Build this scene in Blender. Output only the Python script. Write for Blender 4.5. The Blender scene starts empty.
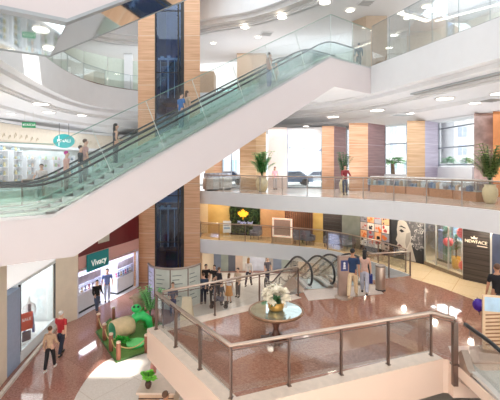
import bpy, bmesh, math, random
from mathutils import Vector, Matrix
random.seed(7)
SC = bpy.context.scene
COL = SC.collection
PI = math.pi
F, HY, CZ = 370.0, 167.0, 7.5
L0, L1, L2, L3 = 0.0, 2.8, 5.88, 14.0

def G(px, py, z):
    d = F*(CZ-z)/(py-HY); return ((px-250)/F*d, d)
def V(px, py, d): return ((px-250)/F*d, d, CZ-(py-HY)/F*d)

# ------------------------------------------------------------------ materials
def lin(c):
    r = []
    for v in c:
        v = v/255.0
        r.append(v/12.92 if v <= 0.04045 else ((v+0.055)/1.055)**2.4)
    return (r[0], r[1], r[2], 1)
MATS = {}
def mat(name, col, rough=0.6, metal=0.0, var=0.06, scale=6.0, emit=0.0, ecol=None, spec=0.5, bump=0.0):
    if name in MATS: return MATS[name]
    m = bpy.data.materials.new(name); m.use_nodes = True
    nt = m.node_tree; b = nt.nodes['Principled BSDF']
    c = lin(col)
    b.inputs['Roughness'].default_value = rough
    b.inputs['Metallic'].default_value = metal
    b.inputs['Specular IOR Level'].default_value = spec
    if var > 0:
        tc = nt.nodes.new('ShaderNodeTexCoord'); n = nt.nodes.new('ShaderNodeTexNoise')
        n.inputs['Scale'].default_value = scale; n.inputs['Detail'].default_value = 3
        nt.links.new(tc.outputs['Object'], n.inputs['Vector'])
        r = nt.nodes.new('ShaderNodeValToRGB')
        r.color_ramp.elements[0].position = 0.3; r.color_ramp.elements[1].position = 0.7
        r.color_ramp.elements[0].color = tuple(max(0, v*(1-var)) for v in c[:3])+(1,)
        r.color_ramp.elements[1].color = tuple(min(1, v*(1+var)) for v in c[:3])+(1,)
        nt.links.new(n.outputs['Fac'], r.inputs['Fac']); nt.links.new(r.outputs['Color'], b.inputs['Base Color'])
        if bump > 0:
            bp = nt.nodes.new('ShaderNodeBump'); bp.inputs['Strength'].default_value = bump
            nt.links.new(n.outputs['Fac'], bp.inputs['Height']); nt.links.new(bp.outputs['Normal'], b.inputs['Normal'])
    else:
        b.inputs['Base Color'].default_value = c
    if emit > 0:
        b.inputs['Emission Color'].default_value = lin(ecol or col); b.inputs['Emission Strength'].default_value = emit
    MATS[name] = m; return m

def glass(name, tint, refl=0.06, haze=0.0):
    m = bpy.data.materials.new(name); m.use_nodes = True
    nt = m.node_tree; nt.nodes.clear()
    o = nt.nodes.new('ShaderNodeOutputMaterial'); t = nt.nodes.new('ShaderNodeBsdfTransparent')
    g = nt.nodes.new('ShaderNodeBsdfGlossy'); g.inputs['Roughness'].default_value = 0.02
    mx = nt.nodes.new('ShaderNodeMixShader'); lw = nt.nodes.new('ShaderNodeLayerWeight')
    lw.inputs['Blend'].default_value = 0.35
    mr = nt.nodes.new('ShaderNodeMapRange'); mr.inputs['To Min'].default_value = refl; mr.inputs['To Max'].default_value = min(1, refl+0.4)
    nt.links.new(lw.outputs['Fresnel'], mr.inputs['Value'])
    t.inputs['Color'].default_value = (*tint, 1)
    nt.links.new(mr.outputs['Result'], mx.inputs['Fac']); nt.links.new(t.outputs[0], mx.inputs[1]); nt.links.new(g.outputs[0], mx.inputs[2])
    last = mx
    if haze > 0:
        df = nt.nodes.new('ShaderNodeBsdfDiffuse'); df.inputs['Color'].default_value = (0.62, 0.8, 0.78, 1)
        m2 = nt.nodes.new('ShaderNodeMixShader'); m2.inputs['Fac'].default_value = haze
        nt.links.new(mx.outputs[0], m2.inputs[1]); nt.links.new(df.outputs[0], m2.inputs[2]); last = m2
    nt.links.new(last.outputs[0], o.inputs['Surface'])
    return m

def wood(name, c1, c2, joint=1.3, rough=0.45, jcol=(225, 200, 175), zscale=14):
    """horizontal-grain veneer with thin pale joints between the boards"""
    m = bpy.data.materials.new(name); m.use_nodes = True
    nt = m.node_tree; b = nt.nodes['Principled BSDF']; N = nt.nodes.new; L = nt.links.new
    tc = N('ShaderNodeTexCoord'); mp = N('ShaderNodeMapping'); mp.inputs['Scale'].default_value = (0.7, 0.7, zscale)
    L(tc.outputs['Object'], mp.inputs['Vector'])
    n = N('ShaderNodeTexNoise'); n.inputs['Scale'].default_value = 1.0; n.inputs['Detail'].default_value = 5
    L(mp.outputs['Vector'], n.inputs['Vector'])
    r = N('ShaderNodeValToRGB'); r.color_ramp.elements[0].position = 0.35; r.color_ramp.elements[1].position = 0.65
    r.color_ramp.elements[0].color = lin(c1); r.color_ramp.elements[1].color = lin(c2)
    L(n.outputs['Fac'], r.inputs['Fac'])
    sx = N('ShaderNodeSeparateXYZ'); L(tc.outputs['Object'], sx.inputs['Vector'])
    md = N('ShaderNodeMath'); md.operation = 'MODULO'; md.inputs[1].default_value = joint
    L(sx.outputs['Z'], md.inputs[0])
    lt = N('ShaderNodeMath'); lt.operation = 'LESS_THAN'; lt.inputs[1].default_value = 0.035
    L(md.outputs[0], lt.inputs[0])
    mx = N('ShaderNodeMix'); mx.data_type = 'RGBA'
    L(lt.outputs[0], mx.inputs['Factor']); L(r.outputs['Color'], mx.inputs['A']); mx.inputs['B'].default_value = lin(jcol)
    L(mx.outputs['Result'], b.inputs['Base Color'])
    b.inputs['Roughness'].default_value = rough
    return m

def stone_floor(name, c1, c2, cj, tile=1.0, rough=0.08, rot=0.65, spec=0.5):
    m = bpy.data.materials.new(name); m.use_nodes = True
    nt = m.node_tree; b = nt.nodes['Principled BSDF']; N = nt.nodes.new; L = nt.links.new
    tc = N('ShaderNodeTexCoord'); mp = N('ShaderNodeMapping'); mp.inputs['Rotation'].default_value = (0, 0, rot)
    L(tc.outputs['Object'], mp.inputs['Vector'])
    n = N('ShaderNodeTexNoise'); n.inputs['Scale'].default_value = 16; n.inputs['Detail'].default_value = 8; n.inputs['Roughness'].default_value = 0.75
    L(tc.outputs['Object'], n.inputs['Vector'])
    r = N('ShaderNodeValToRGB'); r.color_ramp.elements[0].position = 0.38; r.color_ramp.elements[1].position = 0.66
    r.color_ramp.elements[0].color = lin(c1); r.color_ramp.elements[1].color = lin(c2)
    L(n.outputs['Fac'], r.inputs['Fac'])
    br = N('ShaderNodeTexBrick'); br.offset = 0; br.inputs['Scale'].default_value = 1.0
    br.inputs['Brick Width'].default_value = tile; br.inputs['Row Height'].default_value = tile
    br.inputs['Mortar Size'].default_value = 0.008
    br.inputs['Color1'].default_value = (1, 1, 1, 1); br.inputs['Color2'].default_value = (0.88, 0.88, 0.88, 1)
    br.inputs['Mortar'].default_value = lin(cj)
    L(mp.outputs['Vector'], br.inputs['Vector'])
    mx = N('ShaderNodeMix'); mx.data_type = 'RGBA'; mx.blend_type = 'MULTIPLY'; mx.inputs['Factor'].default_value = 1
    L(r.outputs['Color'], mx.inputs['A']); L(br.outputs['Color'], mx.inputs['B'])
    L(mx.outputs['Result'], b.inputs['Base Color'])
    b.inputs['Roughness'].default_value = rough; b.inputs['Specular IOR Level'].default_value = spec
    return m

M_white = mat('white_plaster', (228, 229, 231), 0.55, var=0.015, scale=1.5)
M_ceil = mat('ceiling_plaster', (229, 231, 233), 0.7, var=0.01)
M_band = mat('ceiling_band_grey', (226, 226, 226), 0.6, var=0.02)
M_dslot = mat('slot_grey', (198, 196, 194), 0.6, var=0.05)
M_clad = mat('cladding_enamel', (222, 213, 213), 0.4, var=0.012, scale=0.8)
M_peach = mat('fascia_cream', (228, 204, 186), 0.4, var=0.02, scale=1)
M_coping = mat('coping_stone', (226, 206, 188), 0.25, var=0.06, scale=8)
M_grey = mat('grey_trim', (176, 182, 186), 0.4, var=0.02)
M_steel = mat('brushed_steel', (186, 168, 154), 0.35, 0.8, var=0.03, scale=20)
M_post = mat('bronze_steel', (128, 108, 98), 0.35, 0.75, var=0.05, scale=20)
M_mirror = mat('mirror_steel', (215, 222, 222), 0.06, 1.0, var=0.0)
M_black = mat('black_rubber', (34, 36, 38), 0.5, var=0.05)
M_rail = mat('handrail_rubber', (50, 60, 62), 0.35, var=0.04)
M_deck = mat('deck_alu', (176, 194, 182), 0.3, 0.2, var=0.05)
M_deckn = mat('deck_pale', (216, 210, 202), 0.35, 0.1, var=0.03)
M_railk = mat('handrail_black', (30, 32, 34), 0.35, var=0.03)
M_step = mat('step_alu', (214, 222, 218), 0.5, 0.1, var=0.05)
M_gl_g = glass('green_glass', (0.965, 0.99, 0.994), 0.02, 0.0)
M_gl_b = glass('balustrade_glass_green', (0.925, 0.985, 0.97), 0.03, 0.008)
M_gl = glass('clear_glass', (0.95, 0.97, 0.965), 0.035)
M_gl_w = glass('window_glass', (0.95, 0.98, 1.0), 0.05)
M_wood = wood('wood_veneer_tower', (200, 152, 116), (226, 182, 148), 1.6, zscale=26)
M_wood_o = wood('wood_veneer_orange', (206, 152, 116), (228, 184, 150), 1.5, zscale=12)
M_wood_t = wood('wood_veneer_tan', (200, 160, 122), (222, 188, 152), 1.5, zscale=12)
M_wood_p = wood('wood_veneer_plum_shade', (128, 96, 98), (150, 116, 116), 1.5, zscale=12, jcol=(170, 150, 155))  # purplish shade of the piers' side faces put into the veneer colour
M_wood_l = wood('wood_veneer_lilac_shade', (176, 166, 186), (196, 188, 206), 1.5, zscale=12, jcol=(220, 215, 225))  # paler bluish shade of the side faces, likewise painted into the veneer
M_wood_k = wood('dark_slat_wood', (54, 46, 42), (78, 68, 62), 0.22, zscale=20, jcol=(40, 34, 30))
M_wood_c = mat('case_wood', (196, 146, 112), 0.4, var=0.12, scale=10)
M_stonecol = mat('brown_marble', (168, 146, 140), 0.3, var=0.4, scale=1.6)
M_granite = stone_floor('red_granite', (146, 94, 74), (194, 142, 118), (225, 212, 205), 1.6, 0.05, spec=0.7)
M_granite0 = stone_floor('red_granite_ground', (140, 94, 82), (190, 142, 126), (215, 195, 188), 2.4, 0.06, spec=0.6)
M_cream = stone_floor('cream_stone', (224, 212, 200), (238, 228, 218), (215, 205, 195), 1.6, 0.16, spec=0.4)
M_creamg = stone_floor('cream_gallery_stone', (226, 196, 152), (240, 214, 174), (215, 190, 160), 1.2, 0.2)
M_l2floor = stone_floor('pale_gallery_stone', (222, 200, 184), (238, 220, 206), (215, 200, 190), 1.2, 0.15)
M_teal = mat('teal_sign', (24, 140, 142), 0.4, var=0.02)
M_txtw = mat('white_letter', (245, 245, 240), 0.5, var=0.0, emit=0.4)
M_lamp = mat('lamp_glow', (255, 244, 226), 0.5, var=0.0, emit=9.0)
M_lampc = mat('lamp_cool', (250, 252, 255), 0.5, var=0.0, emit=4.0)
M_pink = mat('pink_fascia', (222, 170, 162), 0.45, var=0.02)
M_red = mat('dark_red_panel', (112, 34, 38), 0.3, var=0.08, scale=1.2)
M_beige = mat('beige_pilaster', (232, 218, 198), 0.45, var=0.05, scale=2)
M_navy = mat('navy_shaft', (40, 74, 128), 0.35, var=0.15, scale=1.2)
M_dark = mat('dark_frame', (32, 34, 40), 0.4, var=0.05)
M_leaf = mat('leaf_green', (128, 196, 120), 0.5, var=0.3, scale=9)
M_leafd = mat('leaf_dark', (64, 118, 70), 0.5, var=0.35, scale=9)
M_leafl = mat('leaf_lime', (120, 205, 60), 0.5, var=0.25, scale=9)
M_vase = mat('cream_vase', (226, 206, 164), 0.35, var=0.06)
M_soil = mat('soil', (80, 60, 46), 0.9, var=0.2)

# ------------------------------------------------------------------ mesh helpers
class MB:
    def __init__(s): s.bm = bmesh.new(); s.mi = 0
    def _f(s, vs):
        try:
            f = s.bm.faces.new(vs); f.material_index = s.mi; return f
        except ValueError: return None
    def box(s, x0, x1, y0, y1, z0, z1, M=None):
        P = [Vector((x, y, z)) for z in (z0, z1) for y in (y0, y1) for x in (x0, x1)]
        if M is not None: P = [M @ p for p in P]
        v = [s.bm.verts.new(p) for p in P]
        for a in ((0, 2, 3, 1), (4, 5, 7, 6), (0, 1, 5, 4), (2, 6, 7, 3), (0, 4, 6, 2), (1, 3, 7, 5)): s._f([v[i] for i in a])
        return s
    def seg(s, p, q, z0, z1, t, z0q=None, z1q=None):
        """box along plan segment p-q, thickness t to its left, optionally sloped"""
        z0q = z0 if z0q is None else z0q; z1q = z1 if z1q is None else z1q
        dx, dy = q[0]-p[0], q[1]-p[1]; l = math.hypot(dx, dy) or 1
        nx, ny = -dy/l*t, dx/l*t
        P = [(p[0], p[1], z0), (q[0], q[1], z0q), (q[0]+nx, q[1]+ny, z0q), (p[0]+nx, p[1]+ny, z0),
             (p[0], p[1], z1), (q[0], q[1], z1q), (q[0]+nx, q[1]+ny, z1q), (p[0]+nx, p[1]+ny, z1)]
        v = [s.bm.verts.new(a) for a in P]
        for a in ((3, 2, 1, 0), (4, 5, 6, 7), (0, 1, 5, 4), (1, 2, 6, 5), (2, 3, 7, 6), (3, 0, 4, 7)): s._f([v[i] for i in a])
        return s
    def tube(s, pts, r, n=8, cap=True):
        pts = [Vector(p) for p in pts]; rings = []
        rr = r if isinstance(r, (list, tuple)) else [r]*len(pts)
        ref = None
        for i, p in enumerate(pts):
            t = (pts[min(i+1, len(pts)-1)]-pts[max(i-1, 0)])
            t = t.normalized() if t.length > 1e-9 else Vector((0, 0, 1))
            if ref is None: ref = Vector((0, 0, 1)) if abs(t.z) < 0.9 else Vector((1, 0, 0))
            a = t.cross(ref)
            if a.length < 1e-6: a = t.orthogonal()
            a.normalize(); b = a.cross(t).normalized(); ref = b
            rings.append([s.bm.verts.new(p+(a*math.cos(k*2*PI/n)+b*math.sin(k*2*PI/n))*rr[i]) for k in range(n)])
        for i in range(len(rings)-1):
            for k in range(n): s._f([rings[i][k], rings[i][(k+1) % n], rings[i+1][(k+1) % n], rings[i+1][k]])
        if cap: s._f(rings[0][::-1]); s._f(rings[-1])
        return s
    def lathe(s, prof, c=(0, 0, 0), n=24, sx=1, sy=1, cap=True):
        rings = []
        for r, z in prof:
            rings.append([s.bm.verts.new((c[0]+r*sx*math.cos(k*2*PI/n), c[1]+r*sy*math.sin(k*2*PI/n), c[2]+z)) for k in range(n)])
        for i in range(len(rings)-1):
            for k in range(n): s._f([rings[i][k], rings[i][(k+1) % n], rings[i+1][(k+1) % n], rings[i+1][k]])
        if cap: s._f(rings[0][::-1]); s._f(rings[-1])
        return s
    def prism(s, poly, z0, z1, mats=None):
        a = 0
        for i in range(len(poly)):
            x0, y0 = poly[i][:2]; x1, y1 = poly[(i+1) % len(poly)][:2]; a += x0*y1-x1*y0
        if a < 0: poly = poly[::-1]
        lo = [s.bm.verts.new((p[0], p[1], z0)) for p in poly]; hi = [s.bm.verts.new((p[0], p[1], z1)) for p in poly]
        ft = s._f(hi); fb = s._f(lo[::-1]); n = len(poly); sd = []
        for i in range(n): sd.append(s._f([lo[i], lo[(i+1) % n], hi[(i+1) % n], hi[i]]))
        if mats:
            ft.material_index = mats[0]; fb.material_index = mats[2]
            for f in sd: f.material_index = mats[1]
        return s
    def poly3(s, pts, th):
        """thin slab from a planar 3-D outline, thickness vector th"""
        th = Vector(th); a = [s.bm.verts.new(p) for p in pts]; b = [s.bm.verts.new(Vector(p)+th) for p in pts]
        s._f(a[::-1]); s._f(b); n = len(a)
        for i in range(n): s._f([a[i], a[(i+1) % n], b[(i+1) % n], b[i]])
        return s
    def ball(s, c, r, u=10, v=7, M=None):
        r = r if isinstance(r, (tuple, list)) else (r, r, r); rings = []
        for j in range(1, v):
            th = PI*j/v
            rings.append([s.bm.verts.new((c[0]+r[0]*math.sin(th)*math.cos(2*PI*k/u), c[1]+r[1]*math.sin(th)*math.sin(2*PI*k/u), c[2]+r[2]*math.cos(th))) for k in range(u)])
        t = s.bm.verts.new((c[0], c[1], c[2]+r[2])); b = s.bm.verts.new((c[0], c[1], c[2]-r[2]))
        for k in range(u):
            s._f([t, rings[0][k], rings[0][(k+1) % u]]); s._f([b, rings[-1][(k+1) % u], rings[-1][k]])
            for j in range(len(rings)-1): s._f([rings[j][k], rings[j+1][k], rings[j+1][(k+1) % u], rings[j][(k+1) % u]])
        return s
    def leaf(s, p, d, l, w, droop=0.3, n=4):
        """a narrow bent leaf blade with a crease"""
        p = Vector(p); d = Vector(d).normalized(); side = d.cross(Vector((0, 0, 1)))
        side = side.normalized() if side.length > 1e-4 else Vector((1, 0, 0))
        prev = None
        for i in range(n+1):
            t = i/n; c = p+d*(l*t)+Vector((0, 0, -droop*l*t*t)); ww = w*math.sin(PI*min(0.97, 0.12+0.86*t))
            r = [s.bm.verts.new(c-side*ww+Vector((0, 0, ww*0.25))), s.bm.verts.new(c), s.bm.verts.new(c+side*ww+Vector((0, 0, ww*0.25)))]
            if prev: s._f([prev[0], prev[1], r[1], r[0]]); s._f([prev[1], prev[2], r[2], r[1]])
            prev = r
        return s
    def build(s, name, mats, parent=None, smooth=False, loc=None, fix=True):
        if fix: bmesh.ops.recalc_face_normals(s.bm, faces=s.bm.faces[:])
        me = bpy.data.meshes.new(name); s.bm.to_mesh(me); s.bm.free()
        if not isinstance(mats, (list, tuple)): mats = [mats]
        for m in mats: me.materials.append(m)
        if smooth:
            for p in me.polygons: p.use_smooth = True
        o = bpy.data.objects.new(name, me); COL.objects.link(o)
        if parent is not None: o.parent = parent
        if loc is not None: o.location = loc
        return o

def tag(o, label, cat, group=None, kind=None):
    o['label'] = label; o['category'] = cat
    if group: o['group'] = group
    if kind: o['kind'] = kind
    return o
def struct(o): o['kind'] = 'structure'; return o
def thing(name, label, cat, loc=(0, 0, 0), rz=0, group=None):
    o = bpy.data.objects.new(name, None); COL.objects.link(o); o.location = loc; o.rotation_euler = (0, 0, rz)
    o.empty_display_size = 0.1
    return tag(o, label, cat, group)
def dup(root, loc, rz=None, label=None, group=None, scale=None):
    r = root.copy(); COL.objects.link(r); r.location = loc
    if rz is not None: r.rotation_euler = (0, 0, rz)
    if scale: r.scale = (scale,)*3
    if label: r['label'] = label
    if group: r['group'] = group
    for ch in list(root.children):
        c = ch.copy(); COL.objects.link(c); c.parent = r
        for g in ch.children:
            d = g.copy(); COL.objects.link(d); d.parent = c
    return r
def spline(pts, k=8):
    P = [Vector((*p, 0)) if len(p) == 2 else Vector(p) for p in pts]; out = []
    for i in range(len(P)-1):
        a, b, c, d = P[max(i-1, 0)], P[i], P[i+1], P[min(i+2, len(P)-1)]
        for j in range(k):
            t = j/k
            out.append(0.5*((2*b)+(c-a)*t+(2*a-5*b+4*c-d)*t*t+(3*b-a-3*c+d)*t**3))
    out.append(P[-1]); return [(p.x, p.y) if len(pts[0]) == 2 else tuple(p) for p in out]
def offset(path, d):
    """offset a plan polyline to its left by d"""
    r = []
    for i, p in enumerate(path):
        a = path[max(i-1, 0)]; b = path[min(i+1, len(path)-1)]
        dx, dy = b[0]-a[0], b[1]-a[1]; l = math.hypot(dx, dy) or 1
        r.append((p[0]-dy/l*d, p[1]+dx/l*d))
    return r
def sweep_profile(path, prof, name, mats, idx=None):
    """strip: profile of (offset,z) swept along a plan path; idx gives a material per strip"""
    m = MB(); rows = []
    for off, z in prof: rows.append([m.bm.verts.new((*p, z)) for p in offset(path, off)])
    for j in range(len(rows)-1):
        m.mi = idx[j] if idx else 0
        for i in range(len(path)-1): m._f([rows[j][i], rows[j][i+1], rows[j+1][i+1], rows[j+1][i]])
    return m.build(name, mats)
def resample(path, step):
    P = [Vector(p) for p in path]; L = [0]
    for i in range(1, len(P)): L.append(L[-1]+(P[i]-P[i-1]).length)
    n = max(1, round(L[-1]/step)); out = []
    for k in range(n+1):
        t = L[-1]*k/n; i = 1
        while i < len(L)-1 and L[i] < t: i += 1
        f = (t-L[i-1])/max(1e-9, L[i]-L[i-1]); out.append(tuple(P[i-1].lerp(P[i], f)))
    return out
def text(body, size, loc, rot, m, name='lettering', parent=None, depth=0.01, align='CENTER'):
    c = bpy.data.curves.new('t', 'FONT'); c.body = body; c.size = size; c.extrude = depth; c.align_x = align; c.align_y = 'CENTER'
    t = bpy.data.objects.new('t', c); COL.objects.link(t)
    dg = bpy.context.evaluated_depsgraph_get(); me = bpy.data.meshes.new_from_object(t.evaluated_get(dg))
    bpy.data.objects.remove(t); bpy.data.curves.remove(c)
    me.materials.clear(); me.materials.append(m)
    o = bpy.data.objects.new(name, me); COL.objects.link(o); o.location = loc; o.rotation_euler = rot
    if parent is not None: o.parent = parent
    return o
def heading(p, q): return math.atan2(q[1]-p[1], q[0]-p[0])
def lerp2(p, q, t): return (p[0]+(q[0]-p[0])*t, p[1]+(q[1]-p[1])*t)
def rebase(root, loc):
    root.location = loc
    for c in root.children: c.location = Vector(c.location)-Vector(loc)
    return root
# ================================================================== SETTING
# ---- ground floor
m = MB(); m.prism([(-16, 2), (26, 2), (26, 44), (-16, 44)], -0.15, 0.0)
struct(m.build('floor_ground', M_granite0))
cb = spline([(-4.6, 6.0), (-5.3, 10.0), (-5.75, 12.6), (-5.6, 14.2), (-4.6, 15.5), (-3.9, 17.5), (-3.2, 20), (-3.0, 23), (-2.6, 26.3)], 6)
m = MB(); m.prism(cb+[(4, 26), (9, 23.5), (9, 6)], 0.0, 0.012); struct(m.build('floor_cream_walk', M_cream))

# ---- plan curves
E2 = spline([(-9.15, 4), (-9.15, 12), (-9.15, 17.6), (-8.5, 20.5), (-7.3, 23.4), (-5.5, 25.2), (-2.97, 24.4), (-0.6, 22.4), (1.92, 20.5), (5.0, 18.5), (7.35, 16.2), (9.0, 13.2), (10.3, 9), (11, 4), (11, 1)], 6)
E1 = spline([(-3.4, 24.6), (-2.9, 23.9), (0.9, 22.7), (4.2, 21), (5.7, 18.9), (6.55, 17.0), (6.95, 16.0)], 6)
A, B, Cc = (-2.98, 10.72), (-0.36, 7.12), (4.72, 9.05)
U = (0.8, 0.6); VV = (-0.6, 0.8)
def uv(p, a, b): return (p[0]+U[0]*a+VV[0]*b, p[1]+U[1]*a+VV[1]*b)
ES0 = (4.86, 8.85)        # foreground escalator, near top corner
ES1 = (6.4, 8.85)
ESL0, ESL1 = (1.98, 13.95), (4.98, 14.75)   # the escalator pit in the platform's back edge
D = (1.62, 13.62)
plat = [A, B, Cc, (4.84, 9.03), ES0, ES1, (6.4, 2), (26, 2), (26, 32), (-3.4, 32)] + E1 + [(4.98, 15.35), (4.98, 14.75), (1.98, 13.85), D]
m = MB(); m.prism(plat, L1-0.82, L1, (0, 1, 2)); struct(m.build('floor_platform', [M_granite, M_peach, M_ceil]))
# coping strips along the platform's edges
def strip(path, w, z0, z1, name, mm):
    m = MB(); ins = offset(path, w); m.prism(list(path)+ins[::-1], z0, z1); return struct(m.build(name, mm))
strip([A, B, Cc], 0.42, L1, L1+0.02, 'trim_coping_front', M_coping)
strip([D, A], 0.42, L1, L1+0.014, 'trim_coping_back', M_coping)
# pale gallery paving laid on the same slab
W1 = [(-3.3, 26.4), (-1.4, 25.9), (0.68, 25.2), (2.3, 24.5), (4.0, 23.8), (4.6, 23.4), (5.5, 22.3), (6.25, 21), (7.35, 19.3), (8.4, 17.9), (8.87, 15.4), (9.47, 14.6), (10.6, 12.9)]
gal = [G(411, 278, L1), G(440, 287, L1), G(472, 299, L1), G(500, 314, L1), (11.5, 10.4), (14, 14), (14, 27), (-3.3, 27)] + offset(E1, 0.0)
m = MB(); m.prism(gal, L1, L1+0.006); struct(m.build('floor_gallery_paving', M_creamg))
# fascia band of the gallery slab
sweep_profile(E1, [(0.02, L1+0.03), (-0.03, L1+0.03), (-0.03, L1-0.86), (0.3, L1-0.86)], 'trim_gallery_fascia', [M_white]); struct(bpy.data.objects['trim_gallery_fascia'])

# ---- level two slab
BK2 = [(30, 1), (22, 10), (16.5, 19.5), (13.2, 25.3), (9.5, 28.8), (2, 30.2), (-6, 31), (-7, 41), (-30, 41)]
lv2 = E2+BK2+[(-30, 4)]
m = MB(); m.prism(lv2, L2-0.8, L2, (0, 1, 2)); struct(m.build('floor_level_two', [M_l2floor, M_white, M_ceil]))
o = sweep_profile(E2, [(0.12, L2+0.04), (-0.02, L2+0.04), (-0.02, L2-0.8)], 'trim_level_two_edge', [M_white]); struct(o)

# ---- level three slabs: left ring and right block, stepped soffit bands
E3 = spline([(-9.2, 10.5), (-10.7, 15.2), (-12.0, 21.3), (-12.45, 25.6), (-12.1, 28.5), (-10.9, 30.4), (-9.3, 31.6), (-6.5, 32.3), (-2.5, 32.0), (2.5, 29.6), (5.9, 26.8), (7.8, 23.9)], 6)
E3b = [(7.8, 23.9), (9.3, 19.95), (10.8, 16.0), (12.3, 12), (13, 8), (13, 1)]
L3B = 12.22
BK3 = [(30, 1), (22, 12), (18, 24.3), (10.8, 32.8), (4.2, 37.6), (-3, 40), (-30, 41)]
lv3 = E3+E3b[1:]+BK3+[(-30, 10.5)]
m = MB(); m.prism(lv3, L3B, L3, (0, 1, 1)); struct(m.build('floor_level_three', [M_l2floor, M_white]))
CE2 = 10.5      # ceiling of level two
pr = [(0.55, L3B), (0.55, 11.98), (1.3, 11.80), (1.3, 11.66), (1.55, 11.66), (1.55, 11.56), (2.6, 11.2), (2.6, 10.98), (3.5, CE2), (3.7, CE2)]
struct(sweep_profile(E3+E3b[1:], pr, 'trim_ceiling_steps', [M_white, M_dslot, M_band], [0, 0, 2, 1, 0, 0, 2, 0, 0]))
ce = offset(E3+E3b[1:], 3.55)
m = MB(); m.prism(ce+BK2+[(-30, 10.5)], CE2, CE2+0.1); struct(m.build('ceiling_level_two', M_ceil))
# slot diffuser let into the soffit, right
# ---- level four slab (only its underside and edge show)
E4 = spline([(-12, 14), (-13.5, 22), (-12.5, 28.5), (-8.5, 30.2), (-3.65, 27.2), (0, 25.6), (3.2, 22.9), (6.5, 19.2), (9, 14), (10, 8), (10, 1)], 6)
CE3 = 17.8
m = MB(); m.prism(offset(E4, 1.2)+BK3+[(-30, 14)], CE3, CE3+0.12); struct(m.build('ceiling_level_three', M_ceil))
struct(sweep_profile(E4, [(0.0, 20.5), (0.0, 18.3), (0.35, 18.3), (0.35, 18.0), (0.9, 18.0), (0.9, 17.92), (1.05, 17.92), (1.05, 17.8), (1.3, 17.8)], 'trim_upper_fascia', [M_white, M_dslot, M_band], [0, 0, 2, 1, 0, 2, 0, 0]))
m = MB(); m.prism(offset(E4, 0.05)+BK3+[(-30, 14)], 20.4, 20.5); struct(m.build('ceiling_roof', M_ceil))

# ---- level three back walls
W3 = [(-24, 12), (-22, 30), (-14, 38), (-3, 39.5), (4, 37), (10, 32), (17, 24), (19, 10)]
def wall(path, z0, z1, t, name, mm):
    m = MB()
    for i in range(len(path)-1): m.seg(path[i], path[i+1], z0, z1, t)
    return struct(m.build(name, mm))
M_wall3 = mat('pale_upper_wall', (226, 228, 222), 0.5, var=0.02)
wall(W3[:3], L3, CE3, 0.2, 'wall_upper_left', M_wall3)
wall(W3[4:], L3, CE3, 0.2, 'wall_upper_right', M_wall3)
# pale wall panels of the left upper gallery
m = MB()
wp = offset(E3[12:40], 3.0)
for p, q in zip(resample(wp, 2.2)[:-1], resample(wp, 2.2)[1:]): m.seg(lerp2(p, q, 0.02), lerp2(p, q, 0.98), L3, L3+3.3, 0.12)
struct(m.build('wall_upper_gallery_panels', mat('celadon_panel', (206, 216, 204), 0.35, var=0.03)))
# beige blocks and piers on level three
def pier(name, px0, px1, d0, d1, z0, z1, m1, m2, pxs=None):
    """two visible faces: front from px0 to px1 (depth d0) and a return from px1 to pxs (depth d1)"""
    a = ((px0-250)/F*d0, d0); b = ((px1-250)/F*d0, d0)
    mm = MB()
    if pxs is None: pxs = px1+1
    c = ((pxs-250)/F*d1, d1); e = (a[0]+c[0]-b[0], a[1]+c[1]-b[1])
    mm.prism([a, b, c, e], z0, z1)
    mm.bm.faces.ensure_lookup_table()
    o = mm.build(name, [m1, m2])
    for p in o.data.polygons:
        n = p.normal
        if abs(n.z) < 0.5 and n.x > 0.3: p.material_index = 1
        elif abs(n.z) < 0.5 and n.x > 0.75: p.material_index = 1
    return struct(o)
M_bblock = mat('beige_block', (206, 178, 152), 0.5, var=0.05)
pier('wall_upper_block_beige', 237, 266, 33.5, 36, L3, CE3, M_bblock, M_bblock, 268)
pier('wall_upper_pier', 352, 372, 26.2, 25.2, L3, CE3, mat('beige_stone', (206, 186, 164), 0.5, var=0.05), M_wood_o, 387)
pier('wall_upper_block_right', 410, 433, 30, 33, L3, L3+2.6, M_bblock, M_bblock, 436)
pier('wall_upper_block_counter', 200, 214, 33.2, 35, L3, L3+2.1, M_bblock, M_bblock, 216)
pier('wall_upper_column_left', 124, 132, 33.5, 34, L3, CE3, M_white, M_white, 133)

# ---- elevator tower
TD = 24.0
TA, TB = (-6.32, TD), (-2.82, TD)
xs = [((p-250)/F*TD) for p in (138, 155, 184, 200)]
m = MB()
m.box(xs[0], xs[1], TD, TD+3.200, 0, 22); m.prism([(xs[2], TD), (xs[3], TD), (xs[3]-0.5, TD+3.200), (xs[2], TD+3.200)], 0, 22)
struct(m.build('wall_elevator_tower', M_wood))
m = MB(); m.box(xs[1], xs[2], TD+2.900, TD+3.200, 0, 22); m.box(xs[1], xs[1]+0.06, TD, TD+2.900, 0, 22); m.box(xs[2]-0.06, xs[2], TD, TD+2.900, 0, 22)
struct(m.build('wall_elevator_shaft', M_navy))
m = MB(); m.box(xs[1], xs[1]+0.09, TD-0.04, TD+0.06, 0, 22); m.box(xs[2]-0.2, xs[2], TD-0.04, TD+0.06, 0, 22); m.box(xs[2]-0.42, xs[2]-0.32, TD, TD+0.08, 0, 22)
for z in (2.6, 5.6, 9.5, 13.6, 17.6): m.box(xs[1], xs[2], TD, TD+0.05, z, z+0.06)
struct(m.build('trim_shaft_frame', M_dark))
m = MB(); m.box(xs[1]+0.09, xs[2]-0.2, TD+0.02, TD+0.035, 0, 22)
struct(m.build('window_shaft_glass', glass('navy_glass', (0.55, 0.70, 0.88), 0.05)))
M_chrome = mat('pale_metal_strip', (214, 212, 205), 0.3, 0.5, var=0.03)
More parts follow.
